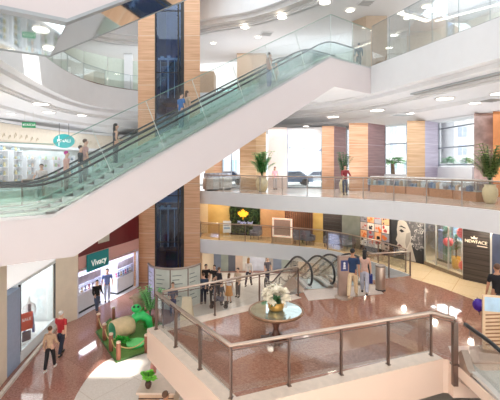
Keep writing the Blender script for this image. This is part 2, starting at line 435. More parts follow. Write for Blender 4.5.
def elevator_car(ztop, zbot, label):
    t = thing('elevator_car', label, 'elevator', (0, 0, 0))
    x0, x1 = xs[1]+0.2, xs[2]-0.45
    m = MB(); m.box(x0, x1, TD+0.500, TD+2.300, zbot, zbot+0.25); m.box(x0, x1, TD+0.500, TD+2.300, ztop-0.5, ztop-0.25); m.box(x0, x1, TD+2.200, TD+2.300, zbot, ztop-0.25); m.build('cabin', M_dark, t)
    m = MB(); m.box(x0+0.03, x1-0.03, TD+0.500, TD+0.520, zbot+0.25, ztop-0.5); m.build('cabin_glass', glass('cabin_glass_tint', (0.6, 0.72, 0.88), 0.06), t)
    m = MB(); m.box(x0-0.08, x1+0.1, TD+0.250, TD+0.400, ztop-0.16, ztop-0.04); m.box(x0+0.1, x0+0.3, TD+0.200, TD+0.450, ztop-0.05, ztop+0.08); m.box(x0+0.55, x0+0.75, TD+0.200, TD+0.450, ztop-0.05, ztop+0.1); m.build('top_bracket', mat('guide_white', (232, 230, 222), 0.5, var=0.02), t)
    for f, w in ((0.03, 0.04), (0.42, 0.09), (0.78, 0.04)):
        m = MB(); m.box(x0+(x1-x0)*f, x0+(x1-x0)*f+w, TD+0.380, TD+0.440, zbot+0.3, ztop-0.16); m.build('guide_strip', mat('guide_white', (232, 230, 222), 0.5, var=0.02), t)
    rebase(t, ((x0+x1)/2, TD+1.400, zbot))
elevator_car(CZ-(57-HY)/F*(TD+0.2), CZ-(102-HY)/F*(TD+0.2), 'glass elevator car high in the wood-clad shaft, above the escalator')
elevator_car(CZ-(207-HY)/F*(TD+0.2), CZ-(252-HY)/F*(TD+0.2), 'glass elevator car low in the wood-clad shaft, below the escalator')

# ---- left side, ground floor: shop wall line, level one wall
LW = [(-8.3, 11.6), (-8.68, 13.4), (-8.78, 14.15), (-9.12, 17.35)]     # pilaster | blue panel | window
PL = [(-9.12, 17.35), (-8.5, 18.3)]                                     # beige pilaster 58-76
VV0 = spline([(-8.5, 18.35), (-8.25, 19.4), (-7.85, 20.6), (-7.35, 22.0), (-7.0, 23.3)], 3)   # jewellery shop front
m = MB(); m.seg((-7.9, 10.0), LW[0], 0, L2-0.8, 0.5); m.seg(LW[0], lerp2(LW[0], LW[1], 0.85), 0, L2-0.8, 0.4); struct(m.build('wall_left_pier', M_beige))
m = MB(); m.seg(lerp2(LW[0], LW[1], 0.85), LW[2], 0, 2.9, 0.35); struct(m.build('wall_left_panel', mat('blue_grey_panel', (164, 182, 208), 0.25, var=0.04)))
m = MB(); m.seg(PL[0], PL[1], 0, L2-0.8, 0.5); struct(m.build('wall_left_pilaster', M_beige))
m = MB(); m.seg(lerp2(LW[0], LW[1], 0.85), LW[3], 3.15, L2-0.8, 0.4); struct(m.build('wall_left_upper', mat('glow_painted_white_band', (250, 250, 250), 0.4, var=0, emit=0.55)))  # glow put into the wall band to make it read overbright
# white shop interior
shop = [(-8.75, 13.6), (-9.15, 17.4), (-14, 17.4), (-14, 13.6)]
m = MB(); m.prism(shop, 3.1, 3.2); struct(m.build('ceiling_white_shop', mat('shop_ceiling_white', (248, 248, 248), 0.5, var=0)))
M_shopw = mat('shop_wall_white', (232, 238, 240), 0.5, var=0.015)
m = MB(); m.seg((-14, 17.4), (-9.3, 17.45), 0, 3.1, 0.1); m.seg((-11.6, 13.0), (-11.6, 17.4), 0, 3.1, 0.1); m.seg((-8.85, 14.15), (-11.6, 14.15), 0, 3.1, -0.1); struct(m.build('wall_white_shop', M_shopw))
m = MB(); m.prism([(-8.86, 14.2), (-9.16, 17.3), (-11.5, 17.3), (-11.5, 14.2)], 0, 0.28); struct(m.build('floor_shop_window', mat('display_white', (236, 236, 234), 0.35, var=0.02)))
m = MB(); m.seg(LW[2], LW[3], 0.0, 0.42, 0.12); m.seg(LW[2], LW[3], 3.0, 3.15, 0.12); struct(m.build('window_1_sill', M_shopw))
m = MB(); m.seg(LW[2], LW[3], 0.42, 3.0, 0.02); struct(m.build('window_1_pane', M_gl))
m = MB(); m.seg(LW[2], lerp2(LW[2], LW[3], 0.02), 0.3, 3.0, 0.08); m.seg(lerp2(LW[2], LW[3], 0.985), LW[3], 0.3, 3.0, 0.08); struct(m.build('window_1_frame', M_dark))
m = MB(); m.seg((-8.05, 11.2), LW[3], 0.0, 0.1, -0.12); struct(m.build('baseboard_left', M_cream))

# jewellery shop: opening, pink fascia, interior
ZF0, ZF1 = 2.25, 3.02
m = MB()
for p, q in zip(VV0[:-1], VV0[1:]): m.seg(p, q, ZF0, ZF1, 0.3)
struct(m.build('wall_jewellery_fascia', M_pink))
m = MB()
for p, q in zip(VV0[:-1], VV0[1:]): m.seg(p, q, ZF1, L2-0.8, 0.25)
m.seg(PL[1], VV0[0], ZF1, L2-0.8, 0.2)
struct(m.build('wall_level_one_left', M_red))
m = MB(); i0 = offset(VV0, -0.03)
m.seg(i0[4], i0[6], 3.4, 4.6, 0.02); struct(m.build('window_level_one_panel', mat('cream_blind', (206, 200, 186), 0.5, var=0.04)))
inner = offset(VV0, 3.2)
m = MB(); m.prism(VV0+inner[::-1], 2.3, 2.38); struct(m.build('ceiling_jewellery', mat('bright_shop_ceiling', (245, 247, 252), 0.5, var=0)))
m = MB()
for p, q in zip(inner[:-1], inner[1:]): m.seg(p, q, 0, 2.3, 0.1)
m.seg(VV0[0], inner[0], 0, 2.3, 0.1); m.seg(VV0[-1], inner[-1], 0, 2.3, 0.1)
M_shopb = mat('shop_wall_lavender', (214, 216, 236), 0.4, var=0.08, scale=3)
struct(m.build('wall_jewellery_interior', M_shopb))
m = MB(); m.seg(VV0[-1], (xs[0], TD+0.05), 0, L2-0.8, 0.3); struct(m.build('wall_tower_return', M_wood))

# ---- level one back wall pieces (left to right)
def wpanel(px0, px1, y0, y1, name, mm, t=0.12, z1=L2-0.8, z0=L1):
    p, q = G(px0, y0, L1), G(px1, y1, L1); m = MB(); m.seg(p, q, z0, z1, t); o = m.build(name, mm); return o, p, q
M_gold = wood('gold_ribbed_panel', (186, 152, 84), (214, 184, 116), 9, zscale=1, jcol=(200, 170, 110))
WS = [(196, 232.8), (208, 233.2), (230, 234.2), (260, 236), (285, 238.6), (313, 241.8), (323, 243.0), (342, 245.8), (360, 249.5), (391, 257), (424, 264.5), (463, 279.5), (492, 286), (520, 297)]
def wall1(i, name, mm): 
    o, p, q = wpanel(WS[i][0], WS[i+1][0], WS[i][1], WS[i+1][1], name, mm); struct(o); return p, q
wall1(0, 'wall_gallery_cream', mat('cream_wall', (232, 216, 180), 0.5, var=0.03))
wall1(1, 'wall_gallery_gold', M_gold)
pw = wall1(2, 'wall_gallery_green_backing', mat('dark_green_backing', (36, 46, 34), 0.8, var=0.2))
wall1(3, 'wall_gallery_tan', mat('tan_wall', (206, 158, 112), 0.45, var=0.06))
pslat = wall1(4, 'wall_gallery_slats', wood('brown_slats', (128, 84, 60), (166, 116, 86), 9, zscale=1, jcol=(120, 80, 60)))
wall1(5, 'wall_gallery_gold_strip', M_gold)
pds = wall1(6, 'wall_gallery_dark_shop', mat('dark_shutter', (60, 54, 52), 0.4, var=0.2, scale=4))
pgs = wall1(7, 'window_2_gallery', mat('grey_green_glass', (138, 142, 130), 0.15, var=0.15, scale=2))
ppo = (G(360, 249.5, L1), G(391, 257, L1)); pfa = (G(391, 257, L1), G(424, 264.5, L1))
m = MB(); m.seg(*ppo, L1, L2-0.8, 0.15); m.seg(*pfa, L1, L2-0.8, 0.15); struct(m.build('wall_gallery_hoarding', mat('hoarding_dark', (44, 42, 44), 0.5, var=0.1)))
pwn = (G(424, 264.5, L1), G(463, 279.5, L1)); pnf = (G(463, 279.5, L1), G(490, 286, L1)); prt = (G(492, 286.5, L1), G(520, 297, L1))
wall1(11, 'wall_gallery_dark_panel', M_wood_k)
m = MB(); m.seg(pnf[1], prt[0], L1, L2-0.8, 0.14); struct(m.build('trim_gallery_jamb', M_chrome))
m = MB(); m.seg(prt[0], prt[1], L1, L2-0.8, 0.1); m.seg(prt[1], (14, 11), L1, L2-0.8, 0.1); struct(m.build('wall_gallery_right', mat('slate_blue_wall', (72, 80, 104), 0.3, var=0.2, scale=2)))
# slats relief
m = MB()
for k in range(14):
    a = lerp2(*pslat, k/14+0.01); b = lerp2(*pslat, k/14+0.035); m.seg(a, b, L1, L2-0.8, -0.06)
struct(m.build('trim_wall_slats', mat('slat_dark_brown', (96, 60, 44), 0.5, var=0.15)))
m = MB()
for k in range(9):
    z = L1+0.15+k*0.22; m.seg(lerp2(*pds, 0.05), lerp2(*pds, 0.95), z, z+0.14, -0.03)
struct(m.build('trim_shutter_slats', mat('shutter_brown', (70, 62, 58), 0.35, 0.3, var=0.1)))
# show window with sill
m = MB(); m.seg(*pwn, L1, L1+0.18, 0.25); struct(m.build('window_3_sill', mat('pale_sill', (226, 208, 170), 0.4, var=0.04)))
m = MB(); m.seg(*pwn, L1+0.18, L2-0.8, 0.02); struct(m.build('window_3_pane', M_gl))
m = MB()
for t in (0.0, 0.32, 0.64, 0.985): m.seg(lerp2(*pwn, t), lerp2(*pwn, t+0.015), L1+0.18, L2-0.8, 0.06)
struct(m.build('window_3_frame', M_chrome))
bk = (lerp2(pwn[0], (pwn[0][0]+3, pwn[0][1]+1.2), 0.6), lerp2(pwn[1], (pwn[1][0]+3, pwn[1][1]+1.2), 0.6))
m = MB(); m.seg(*bk, L1, L2-0.8, 0.1); struct(m.build('wall_show_window_back', mat('sea_blue_backdrop', (132, 160, 178), 0.5, var=0.45, scale=1.6)))
m = MB(); m.prism([pwn[0], pwn[1], bk[1], bk[0]], L1, L1+0.16); struct(m.build('floor_show_window', mat('show_window_floor', (150, 124, 104), 0.3, var=0.1)))

# ---- ground floor, shops under the far gallery
W0 = [(-3.2, 24.9), (-2.6, 26.6), (0.5, 26.8), (4, 26.2), (9, 24), (14, 19), (15, 12)]
M_w0 = mat('ground_shop_wall', (196, 190, 182), 0.5, var=0.06)
m = MB(); m.seg(W0[0], W0[1], 0, 2.0, 0.2); struct(m.build('wall_ground_return', mat('cream_return', (228, 210, 184), 0.5, var=0.03)))
cols0 = [(92, 96, 108), (168, 162, 158), (206, 184, 166), (120, 132, 152), (210, 206, 198), (150, 160, 152), (206, 212, 226)]
for i in range(1, len(W0)-1):
    n = 6 if i < 4 else 2
    for k in range(n):
        c = cols0[(i*3+k*2) % 7]
        m = MB(); m.seg(lerp2(W0[i], W0[i+1], k/n), lerp2(W0[i], W0[i+1], (k+1)/n), 0, 2.0, 0.12)
        struct(m.build('wall_ground_shop', mat('ground_shop_%d' % ((i*3+k*2) % 7), c, 0.3, var=0.15, scale=2)))

# ---- level two back wall: piers and windows
Z2 = L2
def px2(px, d): return ((px-250)/F*d, d)
pier('wall_pier_1', 240, 250, 27, 26.2, Z2, CE2, M_wood_t, M_wood_o, 266)
pier('wall_pier_2', 268, 287, 28, 29, Z2, CE2, mat('pale_panel', (226, 212, 206), 0.45, var=0.03), M_wood_l, 288)
pier('wall_pier_3', 322, 334, 27, 28.2, Z2, CE2, M_wood_o, M_wood_p, 346)
pier('wall_pier_4', 349, 368, 25.2, 26.6, Z2, CE2, M_wood_o, M_wood_p, 385)
pier('wall_pier_5', 407, 425, 24.0, 25.0, Z2, CE2, M_wood_t, M_wood_l, 439)
pier('wall_pier_6', 474, 493, 20.6, 21.4, Z2, CE2, M_stonecol, M_stonecol, 494)
pier('wall_pier_7', 493, 520, 20.0, 20.5, Z2, CE2, mat('orange_panel', (226, 150, 96), 0.4, var=0.05), M_wood_o, 526)
pier('wall_pier_8', 205, 214, 28.5, 29, Z2, CE2, M_wood_t, M_wood_o, 222)
def win(n, px0, d0, px1, d1, mull_v, mull_h, z0=Z2, solid=0):
    p, q = px2(px0, d0), px2(px1, d1)
    m = MB(); m.seg(p, q, z0, CE2, 0.03); struct(m.build('window_%d_pane' % n, M_gl_w))
    m = MB()
    for t in mull_v: m.seg(lerp2(p, q, t), lerp2(p, q, t+0.02), z0, CE2, 0.1)
    for z in mull_h: m.seg(p, q, z, z+0.08, 0.1)
    struct(m.build('window_%d_frame' % n, mat('window_frame_grey', (176, 182, 190), 0.4, var=0.03)))
    if solid: m = MB(); m.seg(p, q, Z2, solid, -0.12); struct(m.build('wall_below_window_%d' % n, M_white))
win(4, 287, 28.6, 322, 28.2, (0, 0.98), (Z2, CE2-0.1))
win(5, 346, 27.2, 349, 26.8, (0,), (Z2,))
win(6, 385, 26.6, 407, 25.4, (0, 0.97), (Z2, 9.1), solid=7.0)
win(7, 438, 25.0, 474, 21.6, (0,), (8.72, 10.0, 7.6), solid=7.5)
win(8, 222, 29, 240, 28, (0, 0.5, 0.97), (Z2, 9.0))
win(9, 494, 21.4, 494.6, 21.3, (0,), (Z2,))
m = MB(); m.seg(px2(287, 28.4), px2(322, 28.0), CE2-0.55, CE2, 0.2); struct(m.build('trim_curtain_pelmet', M_white))
# bright upper windows of level three
M_frost = mat('daylight_glow_blind', (250, 250, 250), 0.5, var=0, emit=0.9)  # blind glows by emission, daylight put into its material
m = MB(); p, q = px2(196, 37), px2(239, 36); m.seg(p, q, L3+1.2, CE3-0.1, 0.05); m.seg(p, q, L3, L3+0.1, 0.05); struct(m.build('window_10_blind', M_frost))
m = MB(); m.seg(p, q, L3+0.1, L3+1.2, 0.03); struct(m.build('window_10_pane', M_gl_w))
m = MB(); 
for t in (0, 0.25, 0.5, 0.75, 0.98): m.seg(lerp2(p, q, t), lerp2(p, q, t+0.02), L3, L3+1.2, -0.06)
m.seg(p, q, L3+1.15, L3+1.25, -0.06); struct(m.build('window_10_frame', mat('window_frame_grey', (176, 182, 190))))

# ---- level two left shop front (behind the escalator)
SF = spline([(-15.2, 17), (-15.8, 22), (-15.2, 28), (-13.5, 32.5), (-10.7, 35.6), (-7, 37)], 4)
ZS = 10.32
struct(sweep_profile(SF, [(-0.15, CE2), (-0.15, ZS), (-0.02, ZS), (0.0, 9.95), (0.0, 9.1), (-0.12, 9.1), (-0.12, 8.9), (0, 8.9)], 'wall_shop_header', [M_white, mat('slate_band', (120, 134, 156), 0.4, var=0.03), mat('shop_sign_board', (226, 214, 196), 0.5, var=0.04)], [0, 1, 2, 2, 0, 0, 0]))
SFi = offset(SF, 2.6)
M_shopint = mat('shop_interior_pastel', (222, 226, 222), 0.5, var=0.12, scale=1.2)
m = MB()
for p, q in zip(SFi[:-1], SFi[1:]): m.seg(p, q, Z2, 9.0, 0.1)
struct(m.build('wall_shop_interior', M_shopint))
m = MB(); m.prism(SF+SFi[::-1], 8.95, 9.05); struct(m.build('ceiling_shop', M_white))

# the jewellery shop's own pale floor; walls that close the hall behind the photographer
m = MB(); m.prism(VV0+inner[::-1], 0.0, 0.015); struct(m.build('floor_jewellery', mat('shop_floor_white', (226, 224, 232), 0.15, var=0.02)))
M_near = mat('near_wall_plaster', (236, 232, 228), 0.7, var=0.02)
m = MB(); m.seg((16, -7), (-8, -7), 0, 21, 0.2); struct(m.build('wall_near', M_near))
m = MB(); m.seg((-8, -7), (-8, 9.9), 0, 21, 0.2); struct(m.build('wall_left_near', M_near))
m = MB(); m.seg((16.4, 19.3), (16, 9), 0, 21, 0.2); m.seg((16, 9), (16, -7), 0, 21, 0.2); struct(m.build('wall_right_near', M_near))
m = MB(); m.prism([(-8, -7), (16, -7), (16, 0.6), (-8, 0.6)], L2-0.8, L2); struct(m.build('floor_near_gallery', M_l2floor))
# ================================================================== ESCALATORS
def escalator(name, label, N0, th, z0, tan, s0, s1, s2, W, lanes, clad=None, drop=1.55, dropi=1.93, zcap=None, mirror=False,
              glassm=None, hr=0.95, panel=2.4, soff_trim=0.0, side_m=None, newel=True, group=None, near_glass=True, bevel_end=False, cabin_fascia=True, top_trim=0.0, deck=None, rail=None):
    """N0: plan point of the near lower bend; th: heading of travel in plan; s runs along the heading"""
    u = (math.cos(th), math.sin(th)); v = (-u[1], u[0])
    def zt(s): return z0 if s < 0 else (z0+tan*min(s, s1))
    def P(s, w, z): return (N0[0]+u[0]*s+v[0]*w, N0[1]+u[1]*s+v[1]*w, z)
    t = thing(name, label, 'escalator', (0, 0, 0), group=group)
    # cladding outline in (s, z)
    ss = [s0, 0, s1, s2]
    top = [(s, zt(s)) for s in ss]
    zb0 = z0-drop; zl = lambda s: z0+tan*s-dropi
    sA = (zb0-z0+dropi)/tan
    zbt = zcap if zcap is not None else zt(s1)-drop
    sB = (zbt-z0+dropi)/tan
    bot = [(s2, zbt), (sB, zbt), (sA, zb0), (s0, zb0)]
    prof = top+bot
    m = MB()
    for w, fl in ((0, 1), (W, -1)):
        vs = [m.bm.verts.new(P(s, w, z)) for s, z in prof]; m._f(vs)
        ws = [m.bm.verts.new(P(s, w+0.04*fl, z)) for s, z in prof]; m._f(ws)
        for i in range(len(prof)):
            j = (i+1) % len(prof); m._f([vs[i], vs[j], ws[j], ws[i]])
    # end plates
    for e in (s0, s2):
        zz = [z for s, z in prof if s == e]; m._f([m.bm.verts.new(P(e, 0, min(zz))), m.bm.verts.new(P(e, W, min(zz))), m.bm.verts.new(P(e, W, max(zz))), m.bm.verts.new(P(e, 0, max(zz)))])
    m.build('side_cladding', side_m or M_clad, t)
    m = MB(); bb = bot[::-1]
    a = [m.bm.verts.new(P(s, 0.02, z)) for s, z in bb]; b = [m.bm.verts.new(P(s, W-0.02, z)) for s, z in bb]
    for i in range(len(bb)-1): m._f([a[i], a[i+1], b[i+1], b[i]])
    m.build('soffit_panel', M_mirror if mirror else M_white, t)
    if soff_trim:
        m = MB()
        for w0, w1 in ((-0.03, soff_trim), (W-0.16, W+0.03)):
            a = [m.bm.verts.new(P(s, w0, z-0.015)) for s, z in bb]; b = [m.bm.verts.new(P(s, w1, z-0.015)) for s, z in bb]
            a2 = [m.bm.verts.new(P(s, w0, z+0.10)) for s, z in bb]
            for i in range(len(bb)-1): m._f([a[i], a[i+1], b[i+1], b[i]]); m._f([a[i], a[i+1], a2[i+1], a2[i]])
        m.build('soffit_border', M_grey, t)
    lw = W/lanes; s2 = s2-top_trim
    # sample stations along the run
    st = [s0+0.05, -0.9, -0.45, 0, 0.45]+[0.45+(s1-0.9)*k/8 for k in range(1, 8)]+[s1-0.45, s1, s1+0.45, s1+0.9, s2-0.05]
    st = [s for s in st if s0+0.05 <= s <= s2-0.05]
    def zs(s):   # smoothed nosing line
        r = 0.8
        if s < -r: return z0
        if s < r: return z0+tan*(s+r)**2/(4*r)
        if s < s1-r: return z0+tan*s
        if s < s1+r: return z0+tan*s1-tan*(s1+r-s)**2/(4*r)
        return z0+tan*s1
    fine = [s0+(s2-s0)*k/60 for k in range(61)]
    for L in range(lanes):
        m = MB(); wa, wb = L*lw+0.28, (L+1)*lw-0.28
        n = max(4, int((s2-s0)/0.4)); pr = []
        for k in range(n):
            a, b = s0+(s2-s0)*k/n, s0+(s2-s0)*(k+1)/n; pr.append((a, zs(b)-0.12)); pr.append((b, zs(b)-0.12))
        A_ = [m.bm.verts.new(P(s, wa, z)) for s, z in pr]; B_ = [m.bm.verts.new(P(s, wb, z)) for s, z in pr]
        for i in range(len(pr)-1): m._f([A_[i], A_[i+1], B_[i+1], B_[i]])
        m.build('steps', M_step, t)
        for w, wd in ((L*lw+0.06, 0.24), ((L+1)*lw-0.30, 0.24)):
            m = MB()
            for z_, dz in ((-0.14, 0.1),):
                a = [m.bm.verts.new(P(s, w, zs(s)+0.02)) for s in fine]; b = [m.bm.verts.new(P(s, w+wd, zs(s)+0.02)) for s in fine]
                c = [m.bm.verts.new(P(s, w, zs(s)+0.10)) for s in fine]; d = [m.bm.verts.new(P(s, w+wd, zs(s)+0.10)) for s in fine]
                for i in range(60):
                    m._f([c[i], c[i+1], d[i+1], d[i]]); m._f([a[i], a[i+1], c[i+1], c[i]]); m._f([b[i], d[i], d[i+1], b[i+1]])
            m.build('skirt_deck', deck or M_deck, t)
            # glass panels
            wg = w+wd/2; g0 = s0+0.15; n = max(1, round((s2-s0-0.3)/panel))
            for k in range(n):
                a, b = g0+(s2-0.15-g0)*k/n+0.01, g0+(s2-0.15-g0)*(k+1)/n-0.01
                m = MB(); lo0 = []; 
                q = [a+(b-a)*i/6 for i in range(7)]
                sk = tan*0.5
                def shear(s, h):   # joints lean square to the slope on the incline
                    return s-(sk*h if 0.4 < s < s1-0.2 else 0)
                pts_lo = [(s, zs(s)+0.08) for s in q]; pts_hi = [(shear(s, hr), zs(shear(s, hr))+hr*1.0) for s in q]
                F_ = [m.bm.verts.new(P(s, wg, z)) for s, z in pts_lo]; H_ = [m.bm.verts.new(P(s, wg, z)) for s, z in pts_hi]
                F2 = [m.bm.verts.new(P(s, wg+0.012, z)) for s, z in pts_lo]; H2 = [m.bm.verts.new(P(s, wg+0.012, z)) for s, z in pts_hi]
                for i in range(6): m._f([F_[i], F_[i+1], H_[i+1], H_[i]]); m._f([F2[i], H2[i], H2[i+1], F2[i+1]])
                m._f([F_[0], H_[0], H2[0], F2[0]]); m._f([F_[6], F2[6], H2[6], H_[6]])
                m.build('glass_panel', glassm or M_gl_b, t)
            path = [P(s, wg, zs(s)+hr+0.03) for s in fine]
            if newel:
                lo = []; hi = []
                for k in range(1, 9):
                    an = PI*k/8; r = (hr-0.15)/2
                    lo.append(P(s0-math.sin(an)*r, wg, z0+hr+0.03-r+math.cos(an)*r)); hi.append(P(s2+math.sin(an)*r, wg, zs(s2)+hr+0.03-r+math.cos(an)*r))
                path = lo[::-1]+path+hi
            m = MB(); m.tube(path, 0.045, 6); m.build('handrail', rail or M_rail, t, smooth=True)
    rebase(t, P(s0, W/2, z0))
    return t, P, zs

UTH = math.atan2(0.609, 0.793)
N0 = (-6.76, 12.7)
WM = 4.3
esc, EP, EZ = escalator('escalator', 'long white-clad escalator crossing the atrium up to the right with green glass sides', N0, UTH, CZ-1.62, 0.56, -4.6, 14.37, 18.4, WM, 2, drop=1.55, dropi=1.93, zcap=L3B, top_trim=1.3)
# the tall glass screen along its far side
t = thing('glass_screen', 'tall frameless glass screen along the near side of the long escalator', 'glass screen')
wS = -0.06
st = [-4.6+2.3*k for k in range(3)]
def zfl(s): return CZ-1.62+0.56*min(max(s, 0), 14.37)
sp = [-4.6, -2.3, 0.0]+[14.37*k/7 for k in range(1, 8)]+[16.4, 18.3]
HS = 2.4
def lean(s): return s-0.62*HS*0.56 if 0.3 < s < 14.2 else s
for a, b in zip(sp[:-1], sp[1:]):
    m = MB(); ta, tb = lean(a), lean(b)
    za, zb = zfl(ta)+HS, zfl(tb)+HS
    q = [EP(a+0.01, wS, zfl(a)-0.1), EP(b-0.01, wS, zfl(b)-0.1), EP(tb-0.01, wS, zb), EP(ta+0.01, wS, za)]
    v_ = Vector(EP(0, 1, 0))-Vector(EP(0, 0, 0))
    m.poly3(q, v_*0.014); m.build('glass_panel', M_gl_g, t)
m = MB(); m.tube([EP(lean(s), wS, zfl(lean(s))+HS) for s in sp], 0.014, 5); m.build('top_edge', mat('glass_edge_green', (120, 160, 152), 0.3), t)
for s in sp[3:-1]:
    m = MB(); m.tube([EP(s, wS, zfl(s)), EP(lean(s), wS, zfl(lean(s))+HS)], 0.012, 5); m.build('panel_joint', mat('joint_pale', (196, 214, 210), 0.3), t)
rebase(t, EP(0, wS, zfl(0)))

# upper escalator, above and in front of the first
UT2 = math.radians(34.8)
K = (-5.93, 12.0)
escalator('escalator', 'upper escalator overhead at top left with a mirrored underside', K, UT2, 12.2+1.55, 0.64, -5.2, 9.5, 11.0, 4.65, 2, drop=1.55, dropi=1.55+0.0, mirror=True, soff_trim=0.36, newel=False)

# foreground escalator down from the platform
vd = (0.6, -0.8); thf = math.atan2(vd[1], vd[0])
def down_escalator(label, top, th, W, run, z_top, s_flat=1.0, clad=True, group=None, hr=0.95, newel=True):
    """descends along heading th from the plan point top (its right-hand side as seen going down is w=0 side reversed)"""
    # travel heading is opposite (upwards): build with lower bend as origin
    u = (math.cos(th), math.sin(th)); L = run
    N = (top[0]+u[0]*(s_flat+L), top[1]+u[1]*(s_flat+L))
    return escalator('escalator', label, N, th+PI, z_top-0.577*L, 0.577, -1.2, L, L+s_flat, W, 1, drop=0.25, dropi=0.6, side_m=M_peach, group=group, hr=hr, glassm=M_gl, deck=M_deckn, rail=M_railk, newel=newel)
# w runs to the left of the upward heading (+y): left is -x, so start from the right-hand side
down_escalator('escalator in the right foreground going down beside the granite platform', (6.36, 8.78), math.atan2(-1, 0.02), 1.45, 4.85, L1, 1.5, newel=False)
# two escalators at the back of the platform, going down away from it
wd = math.atan2(0.985, -0.17)
def back_esc(x, label):
    top = (x[0], x[1])
    down_escalator(label, top, wd, 1.25, 4.85, L1, 1.6)
# their upward heading is -wd; left of it is roughly +x, so start from the left edge
back_esc((2.08, 14.2), 'escalator going down at the back of the platform, the one nearer the flower table')
back_esc((3.52, 14.6), 'escalator going down at the back of the platform, the one behind the walking couple')
m = MB(); m.prism([(2.05, 13.0), (4.95, 13.7), (4.95, 14.75), (2.0, 14.05)], L1, L1+0.012); struct(m.build('floor_landing_plate', mat('landing_plate', (214, 196, 184), 0.35, 0.1, var=0.06, scale=14)))
m = MB(); m.prism([(4.9, 8.87), (6.4, 8.87), (6.4, 9.7), (5.2, 9.7)], L1, L1+0.012); struct(m.build('floor_comb_plate', mat('comb_plate', (206, 178, 162), 0.35, 0.2, var=0.12, scale=30)))

# ================================================================== RAILINGS
def railing(name, label, path, z, h, step, mp, mr, gm, post_r=0.03, rail_r=0.035, cat='railing', group=None, double=False, zdrop=0.0, gtop=0.12, gbot=0.1, second=True, flat=True):
    t = thing(name, label, cat, group=group)
    cor = [tuple(p) for p in path]
    m = MB(); m.tube([(p[0], p[1], z+h) for p in cor], rail_r, 8); m.build('handrail', mr, t, smooth=True)
    if second:
        m = MB(); m.tube([(p[0], p[1], z+h-gtop+0.02) for p in cor], 0.012, 6); m.build('glass_channel', mp, t)
    P = []
    # stations: walk polyline
    if len(cor) <= 8:
        for a, b in zip(cor[:-1], cor[1:]):
            l = math.hypot(b[0]-a[0], b[1]-a[1]); n = max(1, round(l/step))
            for k in range(n): P.append(lerp2(a, b, k/n))
        P.append(cor[-1])
    else: P = resample(cor, step)
    for i, p in enumerate(P):
        a = P[max(0, i-1)]; b = P[min(len(P)-1, i+1)]; an = heading(a, b)
        m = MB(); R = Matrix.Translation((p[0], p[1], z)) @ Matrix.Rotation(an, 4, 'Z')
        m.box(-post_r*0.55, post_r*0.55, -post_r, post_r, -zdrop, h-0.02, R)
        m.box(-post_r*1.1, post_r*1.1, -post_r*1.6, post_r*1.6, 0, 0.015, R)
        m.build('post', mp, t)
    for a, b in zip(P[:-1], P[1:]):
        m = MB(); m.seg(lerp2(a, b, 0.03), lerp2(a, b, 0.97), z+gbot, z+h-gtop, 0.012); m.build('glass_panel', gm, t)
    rebase(t, (P[0][0], P[0][1], z)); return t
RA, RB, RC = (-2.70, 10.67), (-0.385, 7.5), (4.5, 9.2)
fr = railing('glass_railing', 'steel and glass railing along the front of the granite platform', [RA, RB, RC, (4.9, 8.85)], L1+0.02, 1.06, 1.32, M_post, M_steel, M_gl, 0.035, 0.045, zdrop=0.0)
m = MB(); m.box(-0.055, 0.055, -0.055, 0.055, -0.5, 1.0); m.box(-0.08, 0.08, -0.08, 0.08, -0.02, 0.02); m.build('end_post', M_post, fr, loc=(4.86-fr.location.x, 8.78-fr.location.y, 0))
m = MB(); m.poly3([(0, 0, -0.35), (0, 0.12, 0.3), (0, 0.0, 0.42), (0, -0.25, 0.1), (0, -0.35, 0.06), (0, -0.3, -0.3)], (0.16, 0, 0)); m.build('newel_cap', M_steel, fr, loc=(4.92-fr.location.x, 8.62-fr.location.y, 0))
railing('glass_railing', 'railing along the back edge of the platform behind the flower table', [(RA[0]+0.16, RA[1]+0.12), (1.75, 13.45)], L1+0.02, 1.05, 1.75, M_post, M_steel, M_gl, 0.03, 0.04)
railing('glass_railing', 'short railing right of the steel bin, beside the escalator pit', [(4.95, 15.55), (5.9, 15.72), (6.92, 15.98)], L1, 1.05, 1.05, M_post, M_steel, M_gl, 0.03, 0.035)
g1 = [p for p in offset(E1, 0.12)][:-3]
railing('glass_railing', 'railing along the edge of the far gallery in front of the green plant wall', g1, L1+0.03, 1.05, 1.75, M_post, M_steel, M_gl, 0.028, 0.035)
e2r = [p for p in offset(E2, 0.12) if p[0] > -3.0 and p[1] > 9]
railing('glass_railing', 'curved railing along the upper gallery with the potted palms', e2r, L2+0.04, 1.05, 1.55, mat('satin_steel', (176, 168, 162), 0.35, 0.6, var=0.04), M_steel, M_gl, 0.028, 0.035)
e2l = [p for p in offset(E2, 0.12) if p[0] < -6.0 and p[1] > 15]
railing('glass_railing', 'railing behind the foot of the long escalator on the left', e2l, L2+0.04, 1.05, 1.55, M_post, M_steel, M_gl, 0.028, 0.035)
# frameless glass on level three
def frameless(label, path, z, h, step, edge=None):
    t = thing('glass_balustrade', label, 'glass balustrade')
    P = resample(path, step)
    for a, b in zip(P[:-1], P[1:]):
        m = MB(); m.seg(lerp2(a, b, 0.004), lerp2(a, b, 0.996), z, z+h, 0.015); m.build('glass_panel', M_gl_g, t)
        m = MB(); m.tube([(a[0], a[1], z), (a[0], a[1], z+h)], 0.011, 5); m.build('panel_joint', mat('joint_grey', (140, 156, 160), 0.3), t)
    m = MB(); m.tube([(p[0], p[1], z+h) for p in P], 0.014, 5); m.build('top_edge', mat('glass_edge_blue', (120, 140, 150), 0.3), t)
    m = MB()
    for a, b in zip(P[:-1], P[1:]): m.seg(a, b, z, z+0.06, 0.05)
    m.build('base_channel', edge or M_grey, t)
    rebase(t, (P[0][0], P[0][1], z))
frameless('tall frameless glass balustrade on the right-hand top floor edge', offset(E3b, 0.1), L3, 2.6, 1.55)
